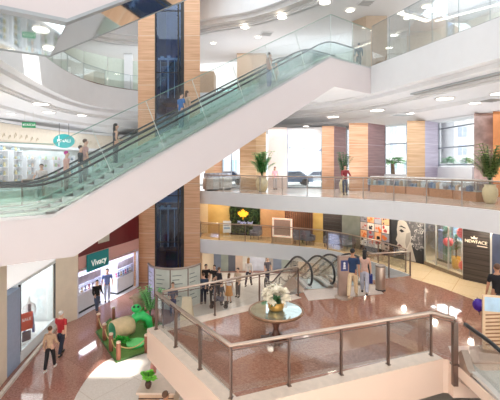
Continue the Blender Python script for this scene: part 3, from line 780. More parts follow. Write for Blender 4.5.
frameless('curved frameless glass balustrade of the left upper gallery', [p for p in offset(E3, 0.1) if p[1] > 12 and p[0] < -8], L3, 1.25, 2.2, mat('brown_edge', (120, 96, 84), 0.5))
# ================================================================== PEOPLE
def skin_mesh(name, chains, m, parent, sub=1):
    """chains: list of dict(v=[(x,y,z)], e=[(i,j)], r=[(rx,ry)], root=i) merged into one skinned surface"""
    V_, E_, R_, roots = [], [], [], []
    for c in chains:
        o = len(V_); V_ += c['v']; E_ += [(a+o, b+o) for a, b in c['e']]; R_ += c['r']; roots.append(o+c.get('root', 0))
    me = bpy.data.meshes.new(name); me.from_pydata(V_, E_, [])
    ob = bpy.data.objects.new(name, me); COL.objects.link(ob)
    md = ob.modifiers.new('Skin', 'SKIN'); md.use_smooth_shade = True
    sv = me.skin_vertices[0].data
    for i, r in enumerate(R_): sv[i].radius = r; sv[i].use_root = i in roots
    s = ob.modifiers.new('Sub', 'SUBSURF'); s.levels = sub; s.render_levels = sub
    dg = bpy.context.evaluated_depsgraph_get(); nm = bpy.data.meshes.new_from_object(ob.evaluated_get(dg))
    bpy.data.objects.remove(ob); nm.name = name; nm.materials.clear(); nm.materials.append(m)
    for p in nm.polygons: p.use_smooth = True
    o2 = bpy.data.objects.new(name, nm); COL.objects.link(o2); o2.parent = parent; return o2
CM = {}
def cloth(c):
    k = 'cloth_%d_%d_%d' % tuple(c)
    return mat(k, c, 0.85, var=0.10, scale=12)
SKIN = {'a': mat('skin_light', (222, 178, 152), 0.55, var=0.03), 'b': mat('skin_tan', (186, 136, 106), 0.55, var=0.03)}
HAIRC = {'dark': (44, 34, 30), 'brown': (96, 66, 46), 'grey': (222, 220, 216), 'blond': (176, 136, 90), 'magenta': (196, 30, 140), 'black': (26, 24, 26)}
def person(label, pos, rz, H=1.72, top=(120, 120, 130), bottom=(50, 54, 66), hair='dark', long=False, sleeve='short', legs=((0, 0), (0, 0)), arms=((5, 10, 12), (5, 10, 12)),
           lean=0, skin='a', shoes=(50, 46, 46), female=False, bag=None, group=None, shorts=False, skirt=False):
    t = thing('person', label, 'person', group=group)
    k = H/1.75; rad = math.radians
    sw = 0.17 if female else 0.195
    def ps(d): return [(x*k, y*k, z*k) for x, y, z in d]
    pel = Vector((0, 0, 0.95)); ln = rad(lean)
    def tor(z, y=0): dz = z-0.95; return Vector((0, -math.sin(ln)*dz+y, 0.95+math.cos(ln)*dz))
    spine = [pel, tor(1.08), tor(1.22), tor(1.36), tor(1.45), tor(1.52, -0.01), tor(1.585, -0.025), tor(1.655, -0.03), tor(1.725, -0.02)]
    hipw = 0.16 if female else 0.15
    sr = [(hipw, .115), (.135 if not female else .115, .10), (.15 if not female else .13, .105), (.165 if not female else .145, .105), (.10, .075), (.052, .052), (.066, .078), (.076, .092), (.055, .066)]
    # nose
    nose = tor(1.635, -0.125)
    v = list(spine); e = [(i, i+1) for i in range(8)]; r = list(sr)
    v.append(nose); e.append((7, len(v)-1)); r.append((.014, .016))
    for s in (-1, 1):
        v.append(tor(1.645, -0.015)+Vector((s*0.088, 0, 0))); e.append((7, len(v)-1)); r.append((.012, .02))
    armc, legc, hands, feet = [], [], [], []
    for s, (pt, ab, el) in zip((-1, 1), arms):
        sh = tor(1.41)+Vector((s*sw, 0, 0))
        def dirv(p, a): return Vector((s*math.sin(rad(a))*math.cos(rad(p)), -math.sin(rad(p)), -math.cos(rad(p))*math.cos(rad(a))))
        d1 = dirv(pt+lean*0.5, ab); el_p = sh+d1*0.29; d2 = dirv(pt+lean*0.5+el, ab*0.4); wr = el_p+d2*0.25; pm = wr+d2*0.07
        i0 = len(v); v += [sh, el_p, wr, pm]; r += [(.058, .055), (.043, .043), (.029, .029), (.036, .020)]
        e += [(3, i0), (i0, i0+1), (i0+1, i0+2), (i0+2, i0+3)]
        armc.append((sh, el_p, wr)); hands.append((s, pm, d2))
    for s, (hp, kn) in zip((-1, 1), legs):
        hj = Vector((s*0.09, 0, 0.90)); a = rad(hp); b = rad(hp-kn)
        kp = hj+Vector((0, -math.sin(a), -math.cos(a)))*0.43; an = kp+Vector((0, -math.sin(b), -math.cos(b)))*0.40
        i0 = len(v); v += [hj, kp, an]; r += [(.088, .09), (.06, .062), (.042, .044)]
        e += [(0, i0), (i0, i0+1), (i0+1, i0+2)]; legc.append((hj, kp, an)); feet.append(an)
    low = min(f.z for f in feet)-0.075
    sh_ = Vector((0, 0, -low))
    def fin(vs): return [tuple((Vector(p)+sh_)*k) for p in vs]
    def fr(rs, g=0): return [((a+g)*k, (b+g)*k) for a, b in rs]
    chains = [dict(v=fin(v), e=e, r=fr(r))]
    for s, pm, d2 in hands:
        side = Vector((1, 0, 0)); fwd = d2.cross(side).normalized()*(1)
        for f, (off, ln_) in enumerate(((-.027, .062), (-.009, .075), (.009, .071), (.027, .055))):
            b0 = pm-d2*0.01+fwd*off; b1 = b0+d2*ln_*0.6-side*s*0.008; b2 = b1+d2*ln_*0.45-side*s*0.022
            chains.append(dict(v=fin([b0, b1, b2]), e=[(0, 1), (1, 2)], r=[(.0095*k,)*2, (.0088*k,)*2, (.0072*k,)*2]))
        b0 = pm-d2*0.045-fwd*0.018; b1 = b0+d2*0.03-fwd*0.034; b2 = b1+d2*0.034-fwd*0.006
        chains.append(dict(v=fin([b0, b1, b2]), e=[(0, 1), (1, 2)], r=[(.0115*k,)*2, (.0105*k,)*2, (.0085*k,)*2]))
    skin_mesh('body', chains, SKIN[skin], t)
    # top
    tv = [spine[0]+Vector((0, 0, -0.03))]+spine[1:4]+[tor(1.435), tor(1.465)]; tr = [(hipw+.018, .13), sr[1], sr[2], sr[3], (.12, .085), (.065, .06)]
    te = [(i, i+1) for i in range(5)]
    tr = [(a+.016, b+.016) for a, b in tr]
    for s_, (shp, elp, wrp) in zip((-1, 1), armc):
        i0 = len(tv); tv.append(shp); tr.append((.074, .07)); te.append((3, i0))
        if sleeve == 'none': continue
        if sleeve == 'short': tv.append(shp.lerp(elp, 0.72)); tr.append((.062, .06)); te.append((i0, i0+1))
        else: tv += [elp, elp.lerp(wrp, 0.92)]; tr += [(.057, .055), (.042, .042)]; te += [(i0, i0+1), (i0+1, i0+2)]
    skin_mesh('shirt', [dict(v=fin(tv), e=te, r=fr(tr), root=1)], cloth(top), t)
    # trousers or skirt
    if skirt:
        m = MB(); c0 = (spine[0]+sh_)*k
        m.lathe([(.15*k, .10*k), (.17*k, 0), (.20*k, -.2*k), (.25*k, -.48*k), (.24*k, -.49*k)], tuple(c0), 16, 1, 0.8); m.build('skirt', cloth(bottom), t, smooth=True)
    else:
        bv = [spine[0]+Vector((0, 0, 0.07)), spine[0]]; br = [(hipw-.005, .112), (hipw+.008, .122)]; be = [(0, 1)]
        for hj, kp, an in legc:
            i0 = len(bv); end = kp if shorts else kp.lerp(an, 0.96)
            bv += [hj, hj.lerp(kp, 0.95)]; br += [(.103, .105), (.076, .08)]; be += [(1, i0), (i0, i0+1)]
            if not shorts: bv.append(end); br.append((.062, .066)); be.append((i0+1, i0+2))
        skin_mesh('trousers', [dict(v=fin(bv), e=be, r=fr(br), root=1)], cloth(bottom), t)
    hc = mat('hair_'+hair, HAIRC[hair], 0.6, var=0.15, scale=30)
    hd = (tor(1.665, -0.012)+sh_)*k
    m = MB(); m.ball((hd.x, hd.y+0.012*k, hd.z+0.022*k), (.088*k, .098*k, .092*k), 12, 9)
    for vv in m.bm.verts:      # open the face
        if vv.co.y < hd.y-0.045*k and vv.co.z < hd.z+0.045*k: vv.co.y = hd.y-0.04*k
        if vv.co.z < hd.z-0.03*k and vv.co.y < hd.y+0.02*k: vv.co.z = hd.z-0.03*k
    if long:
        m.ball((hd.x, hd.y+0.065*k, hd.z-0.13*k), (.085*k, .05*k, .22*k), 10, 8)
    m.build('hair', hc, t, smooth=True)
    for s in (-1, 1):
        m = MB(); p = (tor(1.662, -0.112)+sh_)*k; m.ball((p.x+s*0.031*k, p.y, p.z), 0.011*k, 6, 5); m.build('eye', M_black, t)
    m = MB(); p = (tor(1.598, -0.105)+sh_)*k; m.ball((p.x, p.y, p.z), (.024*k, .010*k, .008*k), 8, 5); m.build('mouth', mat('lip', (176, 96, 88), 0.5, var=0), t)
    for (hj, kp, an) in legc:
        m = MB(); p = (an+sh_)*k; dd = (an-kp).normalized(); zf = max(0.04*k, p.z-0.035*k)
        m.ball((p.x, p.y-0.06*k, zf), (.045*k, .13*k, .042*k), 10, 7); m.build('shoe', cloth(shoes), t, smooth=True)
    if bag:
        m = MB(); sx, col = bag; hp = (hands[0 if sx < 0 else 1][1]+sh_)*k
        m.box(hp.x-0.06, hp.x+0.06, hp.y-0.16, hp.y+0.16, hp.z-0.34, hp.z-0.06); m.tube([(hp.x, hp.y-0.1, hp.z-0.07), (hp.x, hp.y-0.05, hp.z), (hp.x, hp.y+0.05, hp.z), (hp.x, hp.y+0.1, hp.z-0.07)], 0.012, 5)
        b = m.build('handbag', cloth(col), t)
    t.location = pos; t.rotation_euler = (0, 0, rz)
    return t
def onfloor(px, py, z): x, y = G(px, py, z); return (x, y, z)
STAND = ((2, 3), (-2, 3)); WALK = ((17, 6), (-13, 10)); WALK2 = ((-12, 10), (15, 5))
def on_esc(px, lane):   # a rider: find the station whose lane centre projects to column px
    w = WM/4 if lane == 0 else WM*3/4
    best = None
    for i in range(600):
        s = -4.5+i*0.038; p = EP(s, w, 0); x = 250+F*p[0]/p[1]
        if best is None or abs(x-px) < best[0]: best = (abs(x-px), s, p)
    s = best[1]; return (best[2][0], best[2][1], EZ(s)-0.12)
R90 = PI/2
# ground floor, left
person('white-haired man in red shirt and dark trousers walking past the white shop window', onfloor(61, 355, L0), PI*0.95, 1.76, (186, 44, 52), (44, 50, 68), 'grey', legs=WALK2, arms=((-10, 8, 10), (14, 8, 14)))
person('woman in beige blouse and black trousers walking beside the man in red', onfloor(50, 370, L0), PI*1.02, 1.62, (196, 164, 136), (36, 34, 38), 'brown', sleeve='long', legs=WALK, arms=((12, 8, 40), (-8, 8, 20)), female=True, shoes=(220, 210, 200))
person('person in black jacket and blue jeans walking in front of the jewellery shop', onfloor(97, 312, L0), R90*0.5, 1.66, (30, 30, 34), (78, 90, 116), 'black', sleeve='long', legs=WALK, arms=((10, 8, 50), (8, 8, 50)), shoes=(40, 40, 44))
person('person in blue shirt standing inside the jewellery shop doorway', (-7.95, 20.6, L0), 0.4, 1.82, (110, 126, 176), (206, 214, 236), 'dark', sleeve='short', arms=((5, 12, 20), (5, 12, 20)))
# ground floor below the platform
person('brown-haired person at the kiosk under the platform edge', (-2.2, 9.6, L0), PI*0.8, 1.66, (214, 206, 214), (70, 70, 90), 'brown', sleeve='short', skin='b', arms=((30, 10, 40), (30, 10, 40)))
person('person in blue top and pink shawl by the kiosk counter', (-3.35, 12.85, L0), PI*0.4, 1.4, (60, 96, 150), (224, 160, 150), 'black', sleeve='long', arms=((40, 8, 40), (30, 8, 50)), lean=14)
# ground floor group beyond the platform
person('man in black shirt, left one of the pair in black by the elevator tower', onfloor(206, 294, L0), 0.3, 1.74, (28, 28, 32), (48, 52, 66), 'dark', arms=((10, 8, 60), (10, 8, 60)))
person('man in black shirt, right one of the pair in black by the elevator tower', onfloor(214.5, 295, L0), -0.3, 1.74, (34, 32, 36), (60, 64, 80), 'dark', arms=((10, 8, 30), (10, 8, 80)))
person('person in navy clothes standing with back turned before the pair in black', onfloor(203.5, 304, L0), PI, 1.68, (58, 70, 92), (36, 42, 60), 'brown', sleeve='long', legs=STAND)
person('person in dark jacket leaning over a stroller behind the platform railing', onfloor(211, 304, L0), R90, 1.6, (40, 42, 48), (70, 66, 66), 'black', sleeve='long', lean=18, arms=((40, 5, 30), (40, 5, 30)))
person('long-haired woman in white top and orange skirt behind the platform railing', onfloor(229, 303, L0), PI*0.9, 1.62, (232, 222, 222), (214, 150, 84), 'brown', long=True, skirt=True, female=True, arms=((0, 8, 20), (0, 8, 20)))
person('person in charcoal coat standing between the pair in black and the child', onfloor(219, 297, L0), PI*0.7, 1.70, (62, 58, 62), (84, 76, 74), 'brown', sleeve='long')
person('person in beige top standing right of the woman in the orange skirt', onfloor(238, 297, L0), -0.6, 1.66, (206, 184, 160), (108, 100, 96), 'dark', sleeve='short', arms=((20, 8, 60), (10, 8, 30)))
person('child in grey jacket standing left of the woman in the orange skirt', onfloor(221.5, 305, L0), R90*0.6, 1.2, (84, 80, 86), (120, 112, 108), 'dark', sleeve='long')
person('tall blond person in white top walking on the ground floor behind the table', onfloor(248.5, 286, L0), PI*0.85, 1.78, (230, 222, 214), (64, 58, 68), 'blond', long=True, sleeve='long', female=True, legs=WALK)
person('dark-haired person in grey top stepping off the escalator beyond the railing', onfloor(267.5, 284, L0), 0.5, 1.72, (110, 106, 116), (60, 64, 90), 'black', sleeve='short', legs=STAND)
person('person in blue and grey reflected against the frosted panels by the tower', (-3.9, 18.7, L0), 0.2, 1.66, (82, 86, 108), (52, 66, 110), 'brown', sleeve='long', arms=((20, 5, 70), (20, 5, 70)))
# platform
person('man in navy shirt and cream trousers walking past the escalator', onfloor(352.5, 298, L1), PI*0.85, 1.78, (36, 58, 92), (226, 200, 162), 'black', legs=WALK, arms=((-14, 8, 10), (10, 8, 20)), skin='b', shoes=(210, 180, 150))
person('long-haired woman in pale clothes with a blue bag walking beside the man in navy', onfloor(364.5, 294, L1), PI*0.9, 1.64, (206, 170, 156), (186, 188, 204), 'black', long=True, sleeve='none', legs=WALK2, female=True, bag=(-1, (40, 54, 120)))
person('man in black tee standing at the right edge beside the tall stand', (7.35, 11.0, L1), PI*0.95, 1.80, (26, 26, 30), (50, 52, 60), 'brown', arms=((14, 12, 30), (5, 8, 10)), skin='b')
# level two
person('woman with dark hair in pink top standing by the palm in the upper gallery', onfloor(275, 189.6, L2), 0.3, 1.62, (226, 170, 178), (214, 206, 210), 'dark', long=True, sleeve='short', female=True)
person('person in red and black leaning on the upper gallery railing by the dark palm', onfloor(345, 194.6, L2), 0.1, 1.72, (150, 60, 66), (62, 66, 92), 'black', sleeve='long', arms=((30, 12, 50), (30, 12, 50)))
# on the long escalator
eh = UTH+R90   # facing along the travel direction
person('long-haired woman in dark dress riding high on the left part of the escalator', on_esc(116, 1), R90*1.4, 1.98, (50, 56, 66), (58, 76, 90), 'black', long=True, female=True, sleeve='none', arms=((-10, 12, 40), (20, 12, 60)))
person('rider in pink top with a purple headscarf near the foot of the escalator', on_esc(66.5, 1), R90*1.4, 1.82, (222, 176, 164), (110, 92, 86), 'magenta', female=True, sleeve='short')
person('rider with brown hair in pinkish top, taller one of the close pair', on_esc(85, 1), R90*1.4, 1.94, (196, 156, 150), (84, 96, 100), 'brown', sleeve='short')
person('rider in black with grey bag, front one of the close pair', on_esc(80.5, 1), R90*1.2, 1.76, (52, 60, 66), (96, 112, 128), 'dark', sleeve='long', bag=(1, (86, 104, 140)))
person('brown-haired woman in beige top riding at mid escalator in front of the elevator', on_esc(187, 1), R90*1.5, 1.9, (214, 186, 158), (196, 200, 196), 'brown', long=True, female=True, sleeve='short')
person('rider in bright blue shirt behind the woman in beige', on_esc(181, 1), R90*1.5, 1.96, (52, 118, 190), (110, 140, 160), 'dark', sleeve='short')
person('woman in long blue skirt riding near the top of the escalator', on_esc(269, 0), R90*1.3, 1.95, (200, 160, 142), (48, 90, 156), 'brown', female=True, sleeve='short', arms=((-6, 10, 10), (30, 20, 60)))
person('child in yellow standing behind the woman in the blue skirt', on_esc(276, 0), R90*1.3, 1.2, (212, 184, 120), (196, 176, 120), 'blond', sleeve='short')
p_ = EP(18.7, 0.75, L3)
person('person in dark teal standing at the top of the escalator', (p_[0]-0.35, p_[1], L3), PI, 1.75, (52, 74, 90), (44, 60, 78), 'black', sleeve='long')
person('man in pale shirt standing at the foot of the escalator', onfloor(41.5, 202, L2), 0.4, 1.74, (226, 214, 208), (150, 178, 186), 'grey' if False else 'dark', sleeve='short', arms=((20, 20, 50), (10, 10, 20)))
# ================================================================== FURNISHINGS
# flower table
tx, ty = G(276, 309.5, L1+0.80)
t = thing('round_table', 'round glass-topped table on a dark pedestal holding the white flowers', 'table')
m = MB(); m.lathe([(0.70, 0.775), (0.70, 0.795), (0.0, 0.795)], (tx, ty, L1), 48); m.build('glass_top', mat('table_glass', (186, 204, 200), 0.03, 0.8, var=0.0), t, smooth=False)
m = MB(); m.lathe([(0.62, 0.70), (0.72, 0.72), (0.755, 0.76), (0.755, 0.80), (0.74, 0.815), (0.70, 0.80), (0.70, 0.77), (0.62, 0.76)], (tx, ty, L1), 48); m.build('rim', mat('bronze_rim', (158, 124, 98), 0.3, 0.55, var=0.08), t, smooth=True)
M_dw = mat('dark_turned_wood', (92, 58, 46), 0.35, var=0.15)
m = MB(); m.lathe([(0.10, 0.08), (0.13, 0.12), (0.09, 0.18), (0.07, 0.3), (0.12, 0.44), (0.13, 0.52), (0.08, 0.62), (0.11, 0.68), (0.2, 0.72)], (tx, ty, L1), 20); m.build('pedestal', M_dw, t, smooth=True)
m = MB()
m.box(tx-0.42, tx+0.42, ty-0.07, ty+0.07, L1, L1+0.07); m.box(tx-0.07, tx+0.07, ty-0.42, ty+0.42, L1, L1+0.07)
m.box(tx-0.18, tx+0.18, ty-0.18, ty+0.18, L1+0.07, L1+0.11); m.build('base', M_dw, t)
rebase(t, (tx, ty, L1))
zt_ = L1+0.80
t = thing('flower_arrangement', 'white flowers in a golden bowl on the round glass table', 'flowers')
m = MB(); m.lathe([(0.15, 0.0), (0.20, 0.02), (0.22, 0.1), (0.215, 0.22), (0.20, 0.22), (0.16, 0.16)], (tx, ty, zt_), 20); m.build('bowl', mat('gold_bowl', (206, 156, 78), 0.3, 0.4, var=0.08), t, smooth=True)
m = MB(); rnd = random.Random(3)
for i in range(30):
    a = rnd.uniform(0, 2*PI); el = rnd.uniform(0.0, 1.2)
    m.leaf((tx, ty, zt_+0.18), (math.cos(a)*math.cos(el), math.sin(a)*math.cos(el), math.sin(el)), rnd.uniform(.2, .34), 0.045, 0.25)
m.build('foliage', M_leafd, t)
M_pet = mat('cream_petal', (246, 236, 214), 0.6, var=0.05, scale=20)
for i in range(44):
    a = rnd.uniform(0, 2*PI); el = math.asin(rnd.uniform(0.05, 1)); r = rnd.uniform(0.24, 0.40)
    c = Vector((tx+math.cos(a)*math.cos(el)*r*1.0, ty+math.sin(a)*math.cos(el)*r, zt_+0.27+math.sin(el)*r*1.05)); m = MB()
    out = Vector((math.cos(a)*math.cos(el), math.sin(a)*math.cos(el), math.sin(el)))
    s1_ = out.orthogonal().normalized(); s2_ = out.cross(s1_)
    for q in range(6):
        d = s1_*math.cos(q*PI/3)+s2_*math.sin(q*PI/3)+out*0.5
        m.leaf(c, d, 0.115, 0.05, 0.1, 3)
    m.ball(tuple(c+out*0.012), 0.018, 6, 5); m.build('blossom', M_pet, t)
rebase(t, (tx, ty, zt_))

# sign pillar, bin, stand, balloon
t = thing('sign_pillar', 'slim bronze sign pillar with a blue emblem beside the escalator', 'sign')
x, y = G(343.5, 297.5, L1)
m = MB(); m.box(-0.2, 0.2, -0.08, 0.08, 0.08, 1.5); m.box(-0.17, 0.17, -0.09, -0.08, 0.15, 1.42); m.build('panel', mat('pillar_bronze', (166, 142, 130), 0.35, 0.3, var=0.06), t)
m = MB(); m.lathe([(0.32, 0), (0.32, 0.03), (0.26, 0.06), (0.2, 0.09)], (0, 0, 0), 24); m.build('foot', M_steel, t)
m = MB(); m.box(-0.13, 0.13, -0.097, -0.09, 0.98, 1.36); m.build('emblem', mat('emblem_blue', (52, 66, 120), 0.4, var=0.1), t)
m = MB(); m.box(-0.05, 0.05, -0.101, -0.097, 1.05, 1.1); m.ball((0, -0.098, 1.25), (0.04, 0.006, 0.05), 8, 6); m.box(-0.04, 0.04, -0.101, -0.097, 1.11, 1.2); m.build('emblem_figure', M_white, t)
t.location = (x, y, L1); t.rotation_euler = (0, 0, 0.1)
t = thing('litter_bin', 'round stainless steel litter bin on the platform right of the couple', 'bin')
x, y = G(380.5, 290, L1)
m = MB(); m.lathe([(0.17, 0.0), (0.185, 0.02), (0.185, 0.92), (0.17, 0.94)], (0, 0, 0), 24); m.build('body', M_steel, t, smooth=True)
m = MB(); m.lathe([(0.19, 0.90), (0.195, 0.94), (0.16, 0.96), (0.12, 0.95), (0.10, 0.93)], (0, 0, 0), 24); m.build('rim', mat('dull_chrome', (150, 140, 134), 0.3, 0.8, var=0.03), t, smooth=True)
m = MB(); m.lathe([(0.19, 0.0), (0.19, 0.05)], (0, 0, 0), 24); m.build('base_ring', M_dark, t)
t.location = (x, y, L1)
t = thing('display_stand', 'tall narrow printed stand with pale blue top at the right edge', 'stand')
sx_, sy_ = G(491, 350, L1)
m = MB(); m.box(-0.02, 0.44, -0.03, 0.03, 0.04, 1.42); m.build('board', mat('stand_cream', (226, 196, 160), 0.4, var=0.05), t)
m = MB(); m.box(0.02, 0.40, -0.038, -0.03, 1.02, 1.38); m.build('picture_panel', mat('stand_blue', (176, 208, 230), 0.3, var=0.12, scale=4), t)
for i in range(9):
    m = MB(); z = 0.14+i*0.095
    m.poly3([(0.04, -0.036, z), (0.40, -0.036, z+0.05), (0.40, -0.036, z+0.085), (0.04, -0.036, z+0.035)], (0, -0.004, 0)); m.build('printed_stripe', mat('stand_brown', (150, 104, 72), 0.4, var=0.1), t)
m = MB(); m.box(-0.08, 0.5, -0.18, 0.18, 0, 0.04); m.build('base_plate', M_steel, t)
t.location = (sx_-0.2, sy_, L1); t.rotation_euler = (0, 0, -0.25)
t = thing('balloon', 'dark purple shiny balloon held by the man in black', 'balloon')
bx, by = (479-250)/F*10.55, 10.55; bz = CZ-(305-HY)/F*10.55
m = MB(); m.ball((0, 0, 0), (0.17, 0.17, 0.18), 16, 12)
m.build('balloon_skin', mat('purple_foil', (72, 36, 150), 0.15, 0.3, var=0.25, scale=6), t, smooth=True)
m = MB(); m.tube([(0.0, 0, -0.17), (0.03, 0.02, -0.3), (0.06, 0.1, -0.2), (0.13, 0.3, 0.12)], 0.008, 5); m.build('string', M_black, t)
m = MB(); m.lathe([(0.012, -0.2), (0.03, -0.2), (0.012, -0.175)], (0, 0, 0), 10); m.build('knot', mat('purple_foil', (72, 36, 150)), t)
t.location = (bx, by, bz)

# palms and vases
def palm(name, label, loc, vh, vr, ph, n, spread, lm, seed, vm=None, group=None, leafw=0.05):
    t = thing(name, label, 'plant', group=group); rnd = random.Random(seed)
    m = MB(); m.lathe([(vr*0.55, 0), (vr*0.75, vh*0.12), (vr, vh*0.5), (vr*0.95, vh*0.75), (vr*0.7, vh*0.92), (vr*0.78, vh), (vr*0.66, vh), (vr*0.6, vh*0.9)], (0, 0, 0), 20); m.build('vase', vm or M_vase, t, smooth=True)
    m = MB(); m.lathe([(vr*0.66, vh*0.9), (vr*0.66, vh*0.94)], (0, 0, 0), 14); m.build('soil', M_soil, t)
    ms, ml = MB(), MB()
    for i in range(n):
        a = rnd.uniform(0, 2*PI); sp = rnd.uniform(0.15, 1)*spread; h = ph*rnd.uniform(0.6, 1.0)
        pts = []
        for k in range(7):
            f = k/6; pts.append((math.cos(a)*sp*f**1.6, math.sin(a)*sp*f**1.6, vh*0.9+h*f-0.25*sp*f**3))
        ms.tube(pts, 0.012, 4)
        for k in range(2, 7):
            for s in (-1, 1):
                for q in (0, 0.5):
                    if k == 6 and q: continue
                    p = Vector(pts[k]).lerp(Vector(pts[min(6, k+1)]), q)
                    d = Vector((math.cos(a+s*1.0), math.sin(a+s*1.0), 0.35))
                    ml.leaf(p, d, 0.30*spread*rnd.uniform(.8, 1.2), leafw, 0.35, 3)
    ms.build('stems', M_leafd, t); ml.build('fronds', lm, t)
    t.location = loc; return t
x, y = G(262, 191.5, L2)
palm('potted_palm', 'leafy green palm in a cream vase against the left wood pier', (x, y, L2), 0.95, 0.42, 1.95, 34, 0.85, M_leaf, 2, leafw=0.10)
x, y = G(347, 193, L2)
palm('potted_palm', 'slim dark palm in front of the plum-shaded pier behind the railing visitor', (x, y+0.8, L2), 0.8, 0.3, 2.1, 18, 0.62, M_leafd, 5, leafw=0.07)
x, y = G(490, 203.5, L2)
palm('potted_palm', 'large bushy palm in a wide cream urn beside the marble pier', (x, y, L2), 0.84, 0.31, 2.0, 44, 0.8, mat('olive_leaf', (150, 170, 104), 0.5, var=0.35, scale=9), 9, leafw=0.07)
x, y = G(150, 398, L0)
palm('potted_plant', 'small lime green plant in a dark pot on the ground floor', (-3.12, 11.35, 0.72), 0.22, 0.10, 0.30, 12, 0.32, M_leafl, 11, mat('dark_pot', (84, 60, 50), 0.5))
palm('potted_plant', 'tall green plant beside the left corner of the platform', (-4.75, 17.6, 0), 0.4, 0.22, 1.7, 14, 0.7, M_leaf, 12, mat('brown_pot', (120, 84, 60), 0.5))
# kiosk by the platform edge
t = thing('kiosk_counter', 'beige kiosk counter on the ground floor below the platform', 'counter')
m = MB(); m.box(-3.35, -2.3, 11.15, 12.1, 0.0, 0.66); m.build('body', mat('kiosk_beige', (206, 176, 148), 0.4, var=0.05), t)
m = MB(); m.box(-3.42, -2.25, 11.1, 12.15, 0.66, 0.72); m.build('top', mat('kiosk_top', (226, 206, 190), 0.25, var=0.04), t)
m = MB(); m.box(-3.36, -2.3, 11.14, 11.15, 0.1, 0.14); m.box(-3.36, -2.3, 11.14, 11.15, 0.5, 0.54); m.build('trim_line', M_dw, t)
rebase(t, (-2.8, 11.6, 0))

# curved frosted screen round the tower foot
scr = spline([(-5.55, 20.2), (-5.1, 19.5), (-4.2, 19.15), (-3.3, 19.4), (-2.7, 20.2)], 4)
t = thing('curved_screen', 'curved screen of frosted panels around the foot of the elevator tower', 'screen')
ss_ = resample(scr, 0.9); M_fro = mat('frosted_panel', (208, 212, 204), 0.3, var=0.08, scale=2)
for i, (a, b) in enumerate(zip(ss_[:-1], ss_[1:])):
    m = MB(); m.seg(lerp2(a, b, 0.03), lerp2(a, b, 0.97), 0.1, 2.15, 0.03); o = m.build('panel', M_fro if i else mat('panel_poster', (180, 176, 206), 0.3, var=0.3, scale=5), t)
    m = MB()
    for k in range(7):
        z = 0.5+k*0.22; a2, b2 = lerp2(a, b, 0.12), lerp2(a, b, 0.45+0.3*((k*7+i*3) % 5)/5); m.seg(a2, b2, z, z+0.045, -0.008)
    m.build('printed_lines', mat('panel_print', (128, 140, 136), 0.5, var=0.05), t)
m = MB(); m.tube([(p[0], p[1], 2.22) for p in scr], 0.06, 8); m.build('top_rail', mat('screen_rail', (172, 158, 150), 0.35, 0.6), t, smooth=True)
for p in ss_:
    m = MB(); m.tube([(p[0], p[1], 0), (p[0], p[1], 2.2)], 0.03, 6); m.build('post', M_post, t)
rebase(t, (ss_[0][0], ss_[0][1], 0))

# play area
t = thing('turf_mat', 'green artificial turf mat of the play area on the ground floor', 'mat')
tm = [G(95.6, 333, 0), G(116, 363.5, 0), G(152, 351, 0), (-4.1, 17.6), G(140, 317.5, 0), G(110, 319.5, 0)]
m = MB(); m.prism(tm, 0.012, 0.05); m.build('turf', mat('turf_green', (98, 134, 62), 0.9, var=0.25, scale=25, bump=0.3), t)
m = MB()
for a, b in zip(tm, tm[1:]+tm[:1]): m.seg(a, b, 0.012, 0.07, 0.05)
m.build('edging', mat('turf_edge', (70, 104, 56), 0.7, var=0.1), t); rebase(t, (tm[0][0], tm[0][1], 0.0))
M_log = mat('log_brown', (146, 92, 70), 0.6, var=0.2, scale=8)
M_logt = mat('log_top', (216, 190, 164), 0.6, var=0.05)
posts = [(98.5, 329), (104.5, 340), (111, 351), (118.5, 360), (113.5, 322), (146.5, 352)]
PP = []
for i, (px, py) in enumerate(posts):
    x, y = G(px, py, 0.05); PP.append((x, y)); lab = ['at the far left corner', 'second along the left edge', 'third along the left edge', 'at the front corner of the mat', 'at the back of the mat', 'beside the platform wall'][i]
    t = thing('rope_post', 'short round wooden rope post '+lab, 'post', group='rope posts of the play area')
    m = MB(); m.lathe([(0.085, 0), (0.09, 0.3), (0.085, 0.66)], (0, 0, 0), 12); m.build('log', M_log, t, smooth=True)
    m = MB(); m.lathe([(0.088, 0.66), (0.092, 0.70), (0.06, 0.73)], (0, 0, 0), 12); m.build('cap', M_logt, t, smooth=True)
    t.location = (x, y, 0.05)
for a, b, lab in ((0, 1, 'between the two back left posts'), (1, 2, 'between the middle left posts'), (2, 3, 'between the two front left posts'), (3, 5, 'along the front edge of the mat')):
    pts = [(PP[a][0]+(PP[b][0]-PP[a][0])*f, PP[a][1]+(PP[b][1]-PP[a][1])*f, 0.60-0.22*math.sin(PI*f)) for f in [k/8 for k in range(9)]]
    m = MB(); m.tube(pts, 0.02, 5); o = m.build('rope', mat('rope_tan', (206, 176, 120), 0.9, var=0.1), smooth=True)
    tag(o, 'tan rope hanging '+lab, 'rope', 'ropes of the play area')
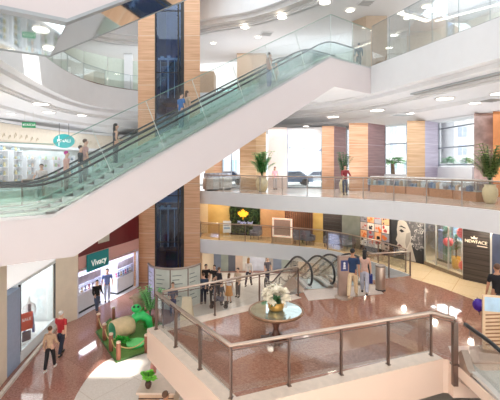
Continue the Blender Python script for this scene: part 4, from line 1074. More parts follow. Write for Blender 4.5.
# barrel tunnel
bxy = G(124, 338, 0.05)
t = thing('play_tunnel', 'beige barrel-shaped play tunnel with green lining on the turf', 'play tunnel')
m = MB(); n = 20; R_ = 0.42; Lh = 0.45
prof = [(R_*0.92, -Lh), (R_, -Lh*0.5), (R_*1.03, 0), (R_, Lh*0.5), (R_*0.92, Lh), (R_*0.8, Lh), (R_*0.88, 0), (R_*0.8, -Lh)]
m.mi = 0; rg = []
for r, xx in prof: rg.append([m.bm.verts.new((xx, r*math.cos(k*2*PI/n), R_+r*math.sin(k*2*PI/n))) for k in range(n)])
for i in range(len(rg)):
    for k in range(n): m._f([rg[i][k], rg[i][(k+1) % n], rg[(i+1) % len(rg)][(k+1) % n], rg[(i+1) % len(rg)][k]])
m.build('barrel', mat('barrel_beige', (214, 190, 150), 0.6, var=0.08), t, smooth=True)
m = MB(); rg = []
for r, xx in ((R_*0.79, -Lh-0.01), (R_*0.79, Lh+0.01)): rg.append([m.bm.verts.new((xx, r*math.cos(k*2*PI/n), R_+r*math.sin(k*2*PI/n))) for k in range(n)])
for k in range(n): m._f([rg[0][k], rg[0][(k+1) % n], rg[1][(k+1) % n], rg[1][k]])
m.build('lining', mat('lining_teal', (104, 190, 150), 0.5, var=0.05), t, smooth=True)
t.location = (bxy[0]-0.12, bxy[1]+0.1, 0.05); t.rotation_euler = (0, 0, 0.8)
M_bright = mat('bright_green_plastic', (44, 190, 98), 0.35, var=0.08)
def blob(name, label, cat, px, py, parts, rz=0, grp=None):
    t = thing(name, label, cat, group=grp); x, y = G(px, py, 0.05)
    for nm, fn, mm in parts:
        m = MB(); fn(m); m.build(nm, mm, t, smooth=True)
    t.location = (x, y, 0.05); t.rotation_euler = (0, 0, rz); return t
blob('play_creature', 'bright green plastic play animal with arched body on the turf', 'play figure', 140, 333, [
    ('body', lambda m: (m.tube([(-0.5, 0, 0.1), (-0.42, 0, 0.4), (-0.2, 0, 0.72), (0.1, 0, 0.8), (0.36, 0, 0.6), (0.46, 0, 0.15)], [0.1, 0.17, 0.2, 0.2, 0.17, 0.12], 12)), M_bright),
    ('head', lambda m: m.ball((-0.16, 0, 1.12), (0.22, 0.2, 0.18), 12, 9), M_bright),
    ('neck', lambda m: m.tube([(-0.1, 0, 0.75), (-0.14, 0, 1.05)], [0.12, 0.1], 10), M_bright),
    ('eye', lambda m: m.ball((-0.24, -0.15, 1.24), 0.05, 8, 6), M_black), ('eye', lambda m: m.ball((-0.06, -0.16, 1.24), 0.05, 8, 6), M_black),
    ('foot', lambda m: m.ball((-0.5, -0.05, 0.06), (0.17, 0.14, 0.06), 10, 6), M_bright), ('foot', lambda m: m.ball((0.46, -0.05, 0.06), (0.17, 0.14, 0.06), 10, 6), M_bright)], 0.2)
blob('lily_pad', 'flat bright green round pad on the turf in front of the animal', 'play pad', 136, 345, [('pad', lambda m: m.lathe([(0.34, 0.0), (0.38, 0.05), (0.34, 0.1), (0.1, 0.09)], (0, 0, 0), 24), M_bright), ('rim', lambda m: m.lathe([(0.37, 0.07), (0.40, 0.13), (0.36, 0.12)], (0, 0, 0), 24), mat('pad_rim', (120, 220, 130), 0.4))])
blob('tree_stump', 'grey-brown artificial tree stump behind the play animal', 'stump', 139, 318, [
    ('trunk', lambda m: m.tube([(0, 0, 0), (0.02, 0, 0.3), (-0.03, 0, 0.75), (0.05, 0, 1.1)], [0.4, 0.27, 0.25, 0.33], 14), mat('stump_bark', (176, 150, 128), 0.8, var=0.2, scale=6)),
    ('branch', lambda m: m.tube([(0, 0, 0.8), (-0.3, -0.05, 1.05), (-0.45, -0.05, 1.0)], [0.12, 0.09, 0.06], 8), mat('stump_bark', (176, 150, 128))),
    ('root', lambda m: m.tube([(0.2, -0.1, 0.15), (0.5, -0.25, 0.05)], [0.14, 0.05], 8), mat('stump_bark', (176, 150, 128)))])
rnd = random.Random(21)
for i, (px, py, h) in enumerate([(118.5, 343, 0.3), (123, 343.5, 0.28), (127.5, 344, 0.25), (146, 330, 1.0), (143, 322, 0.9)]):
    t = thing('shrub', 'bright green artificial shrub '+['left of the barrel opening', 'in front of the barrel', 'at the barrel end near the pad', 'beside the platform corner', 'behind the play animal'][i], 'shrub', group='artificial shrubs of the play area'); m = MB(); ms = MB()
    for k in range(26 if h < .5 else 60):
        a = rnd.uniform(0, 2*PI); el = rnd.uniform(0.2, 1.4); zb = rnd.uniform(0, h*0.6)
        m.leaf((0, 0, zb), (math.cos(a)*math.cos(el), math.sin(a)*math.cos(el), math.sin(el)), rnd.uniform(.18, .34), 0.04, 0.2)
    ms.tube([(0, 0, 0), (0, 0, h*0.7)], 0.02, 6); ms.build('stem', M_leafd, t); m.build('leaves', mat('shrub_green', (70, 190, 70), 0.5, var=0.25, scale=8), t)
    x, y = G(px, py, 0.05); t.location = (x, y, 0.05)

# jewellery shop goods and sign
def at_path(path, t):
    L_ = [0]
    for a, b in zip(path[:-1], path[1:]): L_.append(L_[-1]+math.hypot(b[0]-a[0], b[1]-a[1]))
    d = t*L_[-1]
    for i in range(1, len(L_)):
        if L_[i] >= d:
            f = (d-L_[i-1])/max(1e-9, L_[i]-L_[i-1]); return lerp2(path[i-1], path[i], f), heading(path[i-1], path[i])
def shown(t, name, label, cat): pass
in1 = offset(VV0, 0.3)
for (t0, t1, lab, z1) in ((0.03, 0.40, 'left white jewellery counter with a glass front under the teal sign', 0.95), (0.66, 0.97, 'right white jewellery counter beside the elevator tower', 0.95)):
    t = thing('jewellery_counter', lab, 'counter'); K_ = [at_path(in1, t0+(t1-t0)*k/5)[0] for k in range(6)]
    m = MB()
    for a, b in zip(K_[:-1], K_[1:]): m.seg(a, b, 0.12, z1, 0.55)
    m.build('cabinet', mat('counter_white', (232, 234, 240), 0.3, var=0.02), t)
    m = MB()
    for a, b in zip(K_[:-1], K_[1:]): m.seg(a, b, 0, 0.12, 0.5)
    m.build('plinth', M_dark, t)
    m = MB()
    for a, b in zip(K_[:-1], K_[1:]): m.seg(a, b, z1+0.55, z1+0.58, 0.5); m.seg(a, b, z1+0.58, z1+0.95, 0.05)
    m.build('back_shelf', mat('shelf_lav', (206, 200, 226), 0.4, var=0.15, scale=5), t)
    m = MB()
    for a, b in zip(K_[:-1], K_[1:]): m.seg(a, b, z1, z1+0.5, 0.015)
    m.build('glass_case', M_gl, t)
    rnd = random.Random(int(t0*100))
    for k in range(7):
        p, _ = at_path(K_, (k+0.5)/7); m = MB(); c = [(222, 90, 130), (96, 86, 150), (190, 150, 90), (120, 130, 190)][k % 4]
        m.lathe([(0.06, 0), (0.07, 0.05), (0.03, 0.08), (0.05, 0.22), (0.02, 0.26)], (p[0]-0.2, p[1]+0.15, z1), 10); m.build('bust', mat('bust_%d' % (k % 4), c, 0.4, var=0.1), t)
    rebase(t, (K_[0][0], K_[0][1], 0))
p0, a0 = at_path(offset(VV0, -0.06), 0.10); p1, _ = at_path(offset(VV0, -0.06), 0.42)
an = heading(p0, p1); ct = lerp2(p0, p1, 0.5); wd_ = math.hypot(p1[0]-p0[0], p1[1]-p0[1])
t = thing('shop_sign', 'teal rectangular sign with white lettering over the jewellery shop', 'sign')
m = MB(); m.box(-wd_/2, wd_/2, -0.06, 0.0, -0.42, 0.46); m.build('board', M_teal, t)
text('Vivacy', 0.46, (0.03, -0.07, -0.06), (R90, 0, 0), M_txtw, parent=t)
t.location = (ct[0], ct[1], 2.55); t.rotation_euler = (0, 0, an)

# white shop window: mannequin, sale card
t = thing('mannequin', 'white mannequin in blue jeans in the left shop window', 'mannequin')
mv = dict(v=[(0, 0, .9), (0, 0, 1.1), (0, 0, 1.35), (0, 0, 1.48), (0, 0, 1.56), (0, 0, 1.66), (0, 0, 1.73), (-.18, 0, 1.38), (-.24, -.03, 1.1), (-.2, -.12, .9), (.18, 0, 1.38), (.26, 0, 1.12), (.2, .06, .92), (-.09, 0, .85), (-.13, -.06, .46), (-.15, 0, .06), (.09, 0, .85), (.16, .08, .46), (.2, .2, .06)],
          e=[(0, 1), (1, 2), (2, 3), (3, 4), (4, 5), (5, 6), (2, 7), (7, 8), (8, 9), (2, 10), (10, 11), (11, 12), (0, 13), (13, 14), (14, 15), (0, 16), (16, 17), (17, 18)],
          r=[(.14, .1), (.11, .09), (.15, .1), (.08, .06), (.045, .045), (.07, .085), (.05, .06), (.05, .05), (.038, .038), (.028, .028), (.05, .05), (.038, .038), (.028, .028), (.085, .085), (.06, .06), (.04, .04), (.085, .085), (.06, .06), (.04, .04)])
skin_mesh('figure', [mv], mat('mannequin_white', (236, 236, 236), 0.4, var=0), t)
jv = dict(v=[mv['v'][i] for i in (0, 13, 14, 15, 16, 17, 18)], e=[(0, 1), (1, 2), (2, 3), (0, 4), (4, 5), (5, 6)], r=[(.155, .12), (.1, .1), (.078, .078), (.06, .06), (.1, .1), (.078, .078), (.06, .06)])
skin_mesh('jeans', [jv], cloth((88, 104, 150)), t)
m = MB(); m.tube([(0.02, -0.1, 1.42), (0.02, -0.13, 1.2), (0.06, -0.12, 0.95)], [0.05, 0.06, 0.04], 8); m.build('scarf', cloth((70, 74, 86)), t)
t.location = (-9.42, 15.75, 0.28); t.rotation_euler = (0, 0, 0.6)
t = thing('sale_card', 'orange-red sale card standing in the left shop window', 'sign')
m = MB(); m.box(-0.24, 0.24, -0.015, 0.015, 0.55, 1.25); m.build('card', mat('sale_orange', (232, 92, 64), 0.4, var=0.04), t)
text('SALE', 0.17, (0, -0.02, 0.98), (R90, 0, 0), M_txtw, parent=t, depth=0.004)
m = MB(); m.box(-0.17, 0.17, -0.015, 0.015, 0.1, 0.5); m.build('lower_card', mat('sale_dark', (70, 72, 84), 0.4, var=0.1), t)
m = MB(); m.box(-0.2, 0.2, -0.1, 0.1, 0, 0.03); m.tube([(0, 0.03, 0), (0, 0.03, 1.2)], 0.012, 5); m.build('stand', M_chrome, t)
t.location = (-9.15, 15.15, 0.28); t.rotation_euler = (0, 0, 0.95)

# level-one gallery pieces
a, b = pw; an = heading(a, b); wv = math.hypot(b[0]-a[0], b[1]-a[1])
t = thing('plant_wall', 'vertical garden of dark green leaves on the far gallery wall', 'plant wall')
rnd = random.Random(5); mm_ = [MB() for _ in range(3)]
for i in range(900):
    u_ = rnd.uniform(0, wv); z = rnd.uniform(0.12, L2-0.8-L1-0.04); q = rnd.choice(mm_)
    ang = rnd.uniform(0, 2*PI); q.leaf((u_, -0.04, z), (math.cos(ang), -0.7, math.sin(ang)), rnd.uniform(.12, .2), 0.045, 0.15, 3)
for q, nm, c in zip(mm_, ('leaves', 'leaves', 'leaves'), ((52, 84, 40), (34, 58, 34), (96, 116, 48))): q.build(nm, mat('wall_leaf_%d' % c[0], c, 0.6, var=0.2, scale=7), t)
m = MB(); m.box(0, wv, -0.12, 0, 0.0, 0.12); m.build('planter', M_dark, t)
t.location = (a[0], a[1], L1); t.rotation_euler = (0, 0, an)
t = thing('leaf_sign', 'yellow maple-leaf emblem with small blue-white lettering on the plant wall', 'sign')
half = [(0, 1.0), (0.14, 0.70), (0.34, 0.80), (0.30, 0.42), (0.62, 0.62), (0.66, 0.46), (0.96, 0.42), (0.84, 0.22), (0.92, 0.08), (0.48, -0.18), (0.56, -0.36), (0.14, -0.30), (0.04, -0.32), (0.05, -0.75)]
out = half+[(-x, z) for x, z in half[::-1] if x > 0]
m = MB(); m.poly3([(x*0.42, -0.2, z*0.42) for x, z in out], (0, 0.03, 0)); m.build('leaf', mat('maple_yellow', (250, 186, 48), 0.4, var=0.05, emit=0.9), t)
text('Maple leaf', 0.27, (0.15, -0.2, -0.52), (R90, 0, 0), mat('letter_bluewhite', (190, 196, 240), 0.4, var=0, emit=0.5), parent=t, depth=0.01)
ct = lerp2(a, b, 0.47); t.location = (ct[0], ct[1], L1+1.42); t.rotation_euler = (0, 0, an)
t = thing('info_stand', 'white info board standing behind the gallery railing left of the plant wall', 'sign')
m = MB(); m.box(-0.27, 0.27, -0.02, 0.02, 0.25, 1.05); m.build('board', mat('board_white', (236, 240, 246), 0.4, var=0.02), t)
m = MB(); m.box(-0.2, 0.2, -0.026, -0.02, 0.5, 0.62); m.box(-0.2, 0.1, -0.026, -0.02, 0.72, 0.78); m.build('print', mat('board_print', (150, 180, 214), 0.5, var=0.05), t)
m = MB(); m.tube([(-0.2, 0.03, 0), (-0.2, 0.03, 0.9)], 0.015, 5); m.tube([(0.2, 0.03, 0), (0.2, 0.03, 0.9)], 0.015, 5); m.box(-0.25, 0.25, -0.12, 0.12, 0, 0.02); m.build('legs', M_chrome, t)
x, y = G(227, 236.3, L1); t.location = (x, y, L1)
t = thing('light_frame', 'glowing rectangular light frame standing before the tan wall', 'light frame')
x0, y0 = G(272.5, 242.5, L1); x1, y1 = G(292, 244.5, L1); wl = math.hypot(x1-x0, y1-y0)
M_led = mat('led_warm', (255, 226, 206), 0.5, var=0, emit=0.55)
for nm, bx_ in (('side_tube', (0, 0.09, 0.4, 1.55)), ('side_tube', (wl-0.09, wl, 0.4, 1.55)), ('top_tube', (0.09, wl-0.09, 1.46, 1.55)), ('bottom_tube', (0.09, wl-0.09, 0.4, 0.49))):
    m = MB(); m.box(bx_[0], bx_[1], -0.05, 0.05, bx_[2], bx_[3]); m.build(nm, M_led, t)
m = MB(); m.box(0.09, wl-0.09, 0.0, 0.03, 0.49, 1.46); m.build('back_panel', mat('rose_panel', (206, 170, 150), 0.4, var=0.05), t)
m = MB(); m.box(0.0, wl, -0.15, 0.2, 0, 0.4); m.build('plinth', mat('rose_plinth', (216, 178, 140), 0.35, var=0.05), t)
t.location = (x0, y0, L1); t.rotation_euler = (0, 0, math.atan2(y1-y0, x1-x0))
t = thing('wall_sign', 'small red and white sign on the dark shopfront', 'sign')
c = lerp2(*pds, 0.42); an = heading(*pds)
m = MB(); m.box(-0.22, 0.22, -0.09, -0.05, 0, 0.34); m.build('board', mat('sign_red', (206, 40, 44), 0.4, var=0.04, emit=0.3), t)
m = MB(); m.box(-0.14, -0.06, -0.1, -0.09, 0.06, 0.28); m.box(0.04, 0.12, -0.1, -0.09, 0.06, 0.28); m.build('mark', M_txtw, t)
t.location = (c[0], c[1], 4.66); t.rotation_euler = (0, 0, an)
# seats standing in for the blurred darkness along the gallery
M_seat = mat('seat_slate', (112, 110, 122), 0.7, var=0.12)
for i, px in enumerate((256, 299, 308, 330, 337, 348)):
    x, y = G(px, 239.0+(px-256)*0.10, L1); t = thing('stand_in_chair', ['slate stand-in chair right of the plant wall', 'slate stand-in chair just right of the light frame', 'second slate stand-in chair right of the light frame', 'slate stand-in chair before the dark shutter, left one', 'slate stand-in chair before the dark shutter, right one', 'slate stand-in chair before the grey-green window'][i], 'chair', group='stand-in chairs of the far gallery')
    m = MB(); m.box(-0.3, 0.3, -0.3, 0.3, 0.26, 0.42); m.build('seat', M_seat, t)
    m = MB(); m.box(-0.3, 0.3, 0.2, 0.32, 0.42, 0.8); m.build('backrest', M_seat, t)
    for s in (-1, 1):
        m = MB(); m.box(s*0.3-0.04, s*0.3+0.04, -0.3, 0.3, 0.3, 0.58); m.build('armrest', M_seat, t)
        for q in (-1, 1): m = MB(); m.tube([(s*0.26, q*0.26, 0), (s*0.26, q*0.26, 0.27)], 0.02, 5); m.build('leg', M_dw, t)
    t.location = (x, y, L1); t.rotation_euler = (0, 0, 0.4*(i % 3)-0.4)
# posters (flat prints on the hoarding)
a, b = ppo; an = heading(a, b); wp_ = math.hypot(b[0]-a[0], b[1]-a[1]); hp_ = L2-0.8-L1
t = thing('comic_poster', 'colourful comic-style collage poster on the gallery hoarding', 'poster')
m = MB(); m.box(0.03, wp_-0.03, -0.03, 0, 0.05, hp_-0.12); m.build('sheet', mat('poster_dark', (40, 36, 44), 0.5, var=0.1), t)
rnd = random.Random(8); cs = [(244, 236, 226), (236, 176, 130), (206, 190, 184), (150, 150, 160), (96, 120, 170), (230, 200, 60)]
gx, gz = 4, 4
for i in range(gx):
    for j in range(gz):
        x0 = 0.06+i*(wp_-0.12)/gx; x1 = x0+(wp_-0.12)/gx-0.03; z0 = 0.3+j*(hp_-0.5)/gz; z1 = z0+(hp_-0.5)/gz-0.03
        m = MB(); m.box(x0, x1, -0.034, -0.03, z0, z1); m.build('panel', mat('print_%d' % ((i*2+j) % 4), cs[(i*2+j) % 4], 0.5, var=0.1), t)
        m = MB()
        for k in range(3):
            cx, cz = rnd.uniform(x0+.08, x1-.08), rnd.uniform(z0+.06, z1-.06); r = rnd.uniform(0.04, 0.12)
            m.poly3([(cx+r*rnd.uniform(.6, 1.3)*math.cos(q), -0.038, cz+r*rnd.uniform(.6, 1.3)*math.sin(q)) for q in [w*PI/4 for w in range(8)]], (0, 0.003, 0))
        m.build('figure', mat('print_b%d' % ((i+j) % 3), [(34, 32, 40), (226, 120, 60), (190, 70, 70)][(i+j) % 3], 0.5, var=0.1), t)
t.location = (a[0], a[1], L1); t.rotation_euler = (0, 0, an)
a, b = pfa; an = heading(a, b); wf = math.hypot(b[0]-a[0], b[1]-a[1])
t = thing('portrait_poster', 'black and white poster of a woman with curly hair on the hoarding', 'poster')
m = MB(); m.box(0.02, wf-0.02, -0.03, 0, 0.05, hp_-0.05); m.build('sheet', mat('poster_black', (42, 42, 46), 0.5, var=0.1), t)
def pol(nm, pts, c, y=-0.036): 
    m = MB(); m.poly3([(x*wf, y, z*hp_) for x, z in pts], (0, 0.004, 0)); m.build(nm, mat('ink_%d' % c[0], c, 0.5, var=0.05), t)
pol('hair_mass', [(0.20, 0.80), (0.30, 0.96), (0.70, 0.98), (0.97, 0.90), (0.98, 0.40), (0.80, 0.30), (0.66, 0.40), (0.5, 0.84)], (84, 82, 84), -0.033)
pol('face', [(0.24, 0.84), (0.34, 0.92), (0.50, 0.84), (0.62, 0.66), (0.64, 0.46), (0.56, 0.30), (0.46, 0.18), (0.34, 0.16), (0.25, 0.20), (0.24, 0.28), (0.20, 0.30), (0.23, 0.36), (0.17, 0.42), (0.22, 0.54), (0.20, 0.66)], (200, 192, 182))
pol('neck', [(0.44, 0.24), (0.62, 0.44), (0.78, 0.02), (0.42, 0.02)], (186, 176, 164), -0.034)
pol('cheek_shade', [(0.50, 0.60), (0.62, 0.64), (0.62, 0.46), (0.50, 0.26), (0.46, 0.40)], (160, 152, 144), -0.040)
pol('brow', [(0.26, 0.72), (0.34, 0.76), (0.48, 0.72), (0.47, 0.70), (0.34, 0.73)], (38, 36, 38), -0.042)
pol('eye', [(0.28, 0.64), (0.34, 0.68), (0.44, 0.64), (0.36, 0.60)], (30, 30, 34), -0.042)
pol('lips', [(0.21, 0.30), (0.30, 0.34), (0.38, 0.29), (0.28, 0.24)], (104, 60, 60), -0.042)
rnd = random.Random(4)
for i in range(95):
    cx = rnd.uniform(0.42, 0.98); cz = rnd.uniform(0.30, 0.96)
    if cx < 0.66 and cz < 0.74+0.2*(0.66-cx): continue
    r = rnd.uniform(0.04, 0.085); q = None; w0 = rnd.uniform(0, 6)
    ring = [(cx*wf+r*math.cos(w0+w*PI/5), -0.040-0.001*(i % 3), cz*hp_+r*math.sin(w0+w*PI/5)) for w in range(8)]
    inn = [(cx*wf+r*0.55*math.cos(w0+w*PI/5), -0.040-0.001*(i % 3), cz*hp_+r*0.55*math.sin(w0+w*PI/5)) for w in range(8)]
    c = ((206, 202, 198), (150, 146, 146), (110, 108, 110))[i % 3]; q = MB(); q.poly3(ring+inn[::-1], (0, 0.003, 0)); q.build('curl', mat('ink_%d' % c[0], c, 0.5, var=0.05), t)
t.location = (a[0], a[1], L1); t.rotation_euler = (0, 0, an)
# show window goods
def inwin(t_, dep, z): p = lerp2(*pwn, t_); return (p[0]+0.9*dep, p[1]+0.4*dep, z)
zf = L1+0.16
t = thing('yellow_planter', 'tall plant in a yellow pot in the gallery show window', 'plant')
m = MB(); m.lathe([(0.17, 0), (0.2, 0.1), (0.24, 0.55), (0.21, 0.55), (0.2, 0.5)], (0, 0, 0), 16); m.build('pot', mat('pot_yellow', (232, 176, 50), 0.4, var=0.04), t, smooth=True)
m = MB(); m.tube([(0, 0, 0.5), (0.02, 0, 1.3)], 0.035, 6); m.build('trunk', M_dw, t)
m = MB(); rnd = random.Random(6)
for i in range(46):
    a_ = rnd.uniform(0, 2*PI); el = rnd.uniform(-0.2, 1.2); z = rnd.uniform(0.75, 1.5); m.leaf((0, 0, z), (math.cos(a_)*math.cos(el), math.sin(a_)*math.cos(el), math.sin(el)), rnd.uniform(.25, .42), 0.06, 0.3)
m.build('leaves', M_leafd, t); t.location = inwin(0.62, 0.6, zf); t.scale = (0.8, 0.8, 0.95)
M_lant = mat('lantern_red', (232, 76, 72), 0.4, var=0.05, emit=0.3)
for i, (tt, dp, z, r) in enumerate(((0.44, 0.55, 4.05, 0.22), (0.84, 0.5, 4.65, 0.28), (0.82, 0.6, L1+0.4, 0.24))):
    t = thing('round_lantern', ['red round lantern left of the potted plant in the show window', 'large red round lantern high at the right of the show window', 'red round lantern on the floor right of the yellow pot'][i], 'lantern')
    m = MB(); m.ball((0, 0, 0), (r, r, r*0.95), 14, 10); m.build('shade', M_lant, t, smooth=True)
    m = MB(); m.lathe([(r*0.35, r*0.9), (r*0.35, r*1.0)], (0, 0, 0), 12); m.lathe([(r*0.3, -r*1.0), (r*0.35, -r*0.88)], (0, 0, 0), 12); m.build('cap', M_dark, t)
    if i < 2: m = MB(); m.tube([(0, 0, r), (0, 0, L2-0.8-z)], 0.008, 4); m.build('cord', M_dark, t)
    t.location = inwin(tt, dp, z)
for i, (tt, c, h) in enumerate(((0.14, (150, 160, 190), 1.5), (0.27, (88, 132, 116), 1.7), (0.56, (214, 216, 214), 1.2))):
    t = thing('display_board', ['pale blue display board at the left of the show window', 'green display board second from the left in the show window', 'white display board beside the potted plant in the show window'][i], 'display')
    m = MB(); m.box(-0.22, 0.22, -0.03, 0.03, 0.1, h); m.build('board', mat('board_c%d' % i, c, 0.4, var=0.3, scale=3), t)
    m = MB(); m.box(-0.25, 0.25, -0.12, 0.12, 0, 0.1); m.build('foot', M_dark, t)
    t.location = inwin(tt, 0.9, zf); t.rotation_euler = (0, 0, heading(*pwn))
# fascia sign of the dark panel
a, b = pnf; an = heading(a, b); wn = math.hypot(b[0]-a[0], b[1]-a[1])
t = thing('shop_sign', 'cream NEWFACE lettering with a small crown on the dark wood panel', 'sign')
M_crl = mat('cream_letter', (240, 226, 200), 0.4, var=0, emit=0.35)
text('NEWFACE', wn*0.18, (0, -0.03, 0), (R90, 0, 0), M_crl, parent=t, depth=0.012)
m = MB(); m.poly3([(-0.16+0.0, -0.04, 0.12), (-0.2, -0.04, 0.2), (-0.11, -0.04, 0.17), (-0.06, -0.04, 0.25), (-0.01, -0.04, 0.17), (0.08, -0.04, 0.2), (0.04, -0.04, 0.12)], (0, 0.015, 0)); m.build('crown', M_crl, t)
m = MB(); m.box(0.05, wn*0.42, -0.04, -0.025, -0.16, -0.13); m.build('underline', M_crl, t)
c = lerp2(a, b, 0.5); t.location = (c[0], c[1], CZ-(242-HY)/F*c[1]); t.rotation_euler = (0, 0, an)

# level two jewellery showcases
M_cgl = mat('case_interior', (150, 172, 204), 0.15, var=0.35, scale=4)
cs_ = [((370, 192), (385, 192.5)), ((386, 192.5), (405, 194)), ((406, 194), (428, 196)), ((429, 196.2), (452, 199)), ((453, 199), (476, 202))]
for i, (p, q) in enumerate(cs_):
    a, b = G(*p, L2), G(*q, L2)
    t = thing('showcase', ['low showcase in front of the plum-shaded pier', 'low showcase under the palm window', 'low showcase in front of the tan pier', 'low showcase in front of the lilac-shaded pier', 'low showcase beside the large cream urn'][i]+' in the upper gallery', 'showcase', group='showcases of the upper gallery')
    m = MB(); m.seg(a, b, L2, L2+0.45, 0.7); m.build('base', M_wood_c, t)
    m = MB(); m.seg(a, b, L2+0.47, L2+1.0, 0.7); m.build('glass_case', M_gl, t)
    m = MB(); m.seg(a, b, L2+0.45, L2+0.47, 0.7); m.seg(a, b, L2+1.0, L2+1.03, 0.7)
    for e in (0, 0.97): m.seg(lerp2(a, b, e), lerp2(a, b, e+0.03), L2+0.47, L2+1.0, 0.03)
    m.build('frame', M_chrome, t)
    rnd = random.Random(i)
    for k in range(6):
        c = lerp2(a, b, (k+0.5)/6); m = MB(); h = rnd.uniform(.12, .4); m.box(c[0]-0.1, c[0]+0.1, c[1]+0.2, c[1]+0.45, L2+0.47, L2+0.47+h); m.ball((c[0], c[1]+0.3, L2+0.47+h), (0.09, 0.09, 0.06), 8, 6); m.build('goods', mat('goods_%d' % ((i+k) % 5), [(150, 168, 190), (200, 176, 150), (226, 230, 234), (160, 150, 150), (120, 136, 164)][(i+k) % 5], 0.3, var=0.2), t)
    rebase(t, (a[0], a[1], L2))
# low white benches behind the gallery railing on the left
for i, (p, q) in enumerate((((207, 191), (219, 190.5)), ((221, 190), (232, 189.5)))):
    a, b = G(*p, L2), G(*q, L2)
    t = thing('display_cart', ['white display cart at the far left end of the upper gallery', 'white display cart second from the left end of the upper gallery'][i], 'cart')
    m = MB(); m.seg(a, b, L2+0.1, L2+0.9, 0.6); m.build('body', M_white, t)
    m = MB(); m.seg(a, b, L2+0.9, L2+1.2, 0.5); m.build('goods', mat('cart_goods', (170, 176, 190), 0.4, var=0.5, scale=5), t)
    m = MB(); m.seg(lerp2(a, b, .1), lerp2(a, b, .9), L2, L2+0.1, 0.5); m.build('plinth', M_dark, t)
    rebase(t, (a[0], a[1], L2))

# left upper shop: hanging oval sign, exit sign, lettering, displays
t = thing('oval_sign', 'teal oval hanging sign with white letters behind the escalator', 'sign')
ox, oy, oz = V(64, 141, 25.5)
m = MB(); n = 32; m.poly3([(0.68*math.cos(k*2*PI/n), 0.03, 0.48*math.sin(k*2*PI/n)) for k in range(n)], (0, -0.06, 0)); m.build('disc', mat('teal_oval', (56, 170, 170), 0.4, var=0.03, emit=0.15), t)
text('FINALI', 0.30, (0.0, -0.045, 0.0), (R90, 0, 0), M_txtw, parent=t, depth=0.008)
m = MB(); m.box(-0.33, -0.29, -0.045, -0.03, -0.36, 0.36); m.build('divider', M_txtw, t)
m = MB(); m.tube([(-0.3, 0, 0.4), (-0.3, 0, CE2-oz)], 0.015, 5); m.tube([(0.3, 0, 0.4), (0.3, 0, CE2-oz)], 0.015, 5); m.build('hanger', M_dark, t)
t.location = (ox, oy, oz); t.rotation_euler = (0, 0, 0.25)
t = thing('exit_sign', 'small green emergency exit sign hanging from the ceiling at left', 'sign')
ox, oy, oz = V(29, 125, 20)
m = MB(); m.box(-0.32, 0.32, -0.03, 0.03, -0.15, 0.15); m.build('box', mat('exit_green', (48, 150, 100), 0.4, var=0.02, emit=0.3), t)
text('SAÍDA', 0.19, (0.06, -0.035, 0), (R90, 0, 0), M_txtw, parent=t, depth=0.004)
m = MB(); m.poly3([(-0.30, -0.035, 0), (-0.22, -0.035, 0.07), (-0.22, -0.035, -0.07)], (0, -0.004, 0)); m.build('arrow', M_txtw, t)
m = MB(); m.tube([(-0.2, 0, 0.15), (-0.2, 0, CE2-oz)], 0.01, 4); m.tube([(0.2, 0, 0.15), (0.2, 0, CE2-oz)], 0.01, 4); m.build('hanger', M_chrome, t)
t.location = (ox, oy, oz); t.rotation_euler = (0, 0, 0.3)
# ornamental gold lettering on the sign board: illegible in the photograph, kept as small ornament strokes
t = thing('shop_lettering', 'faint gold ornament lettering along the cream shop header', 'sign')
M_gl_l = mat('pale_gold_letter', (196, 180, 152), 0.4, 0.1, var=0.05)
sfo = offset(SF, -0.03); rnd = random.Random(15)
for i in range(26):
    f = 0.14+i*0.022+(0.05 if i > 12 else 0)
    if f > 0.9: break
    p, an = at_path(sfo, f); z = 9.3+rnd.uniform(0, 0.12); h = rnd.uniform(0.22, 0.42); m = MB(); R = Matrix.Translation((p[0], p[1], z)) @ Matrix.Rotation(an, 4, 'Z')
    m.tube([R @ Vector((0, 0, 0)), R @ Vector((0.06, 0, h*0.6)), R @ Vector((0.16, 0, h)), R @ Vector((0.22, 0, h*0.5)), R @ Vector((0.1, 0, 0.1))], 0.014, 5); m.build('stroke', M_gl_l, t)
p, an = at_path(sfo, 0.14); rebase(t, (p[0], p[1], 9.3))
rnd = random.Random(31); sfi = offset(SF, 0.9)
DC = [(206, 196, 150), (196, 214, 214), (226, 206, 190), (170, 190, 150), (214, 180, 190), (150, 170, 180)]
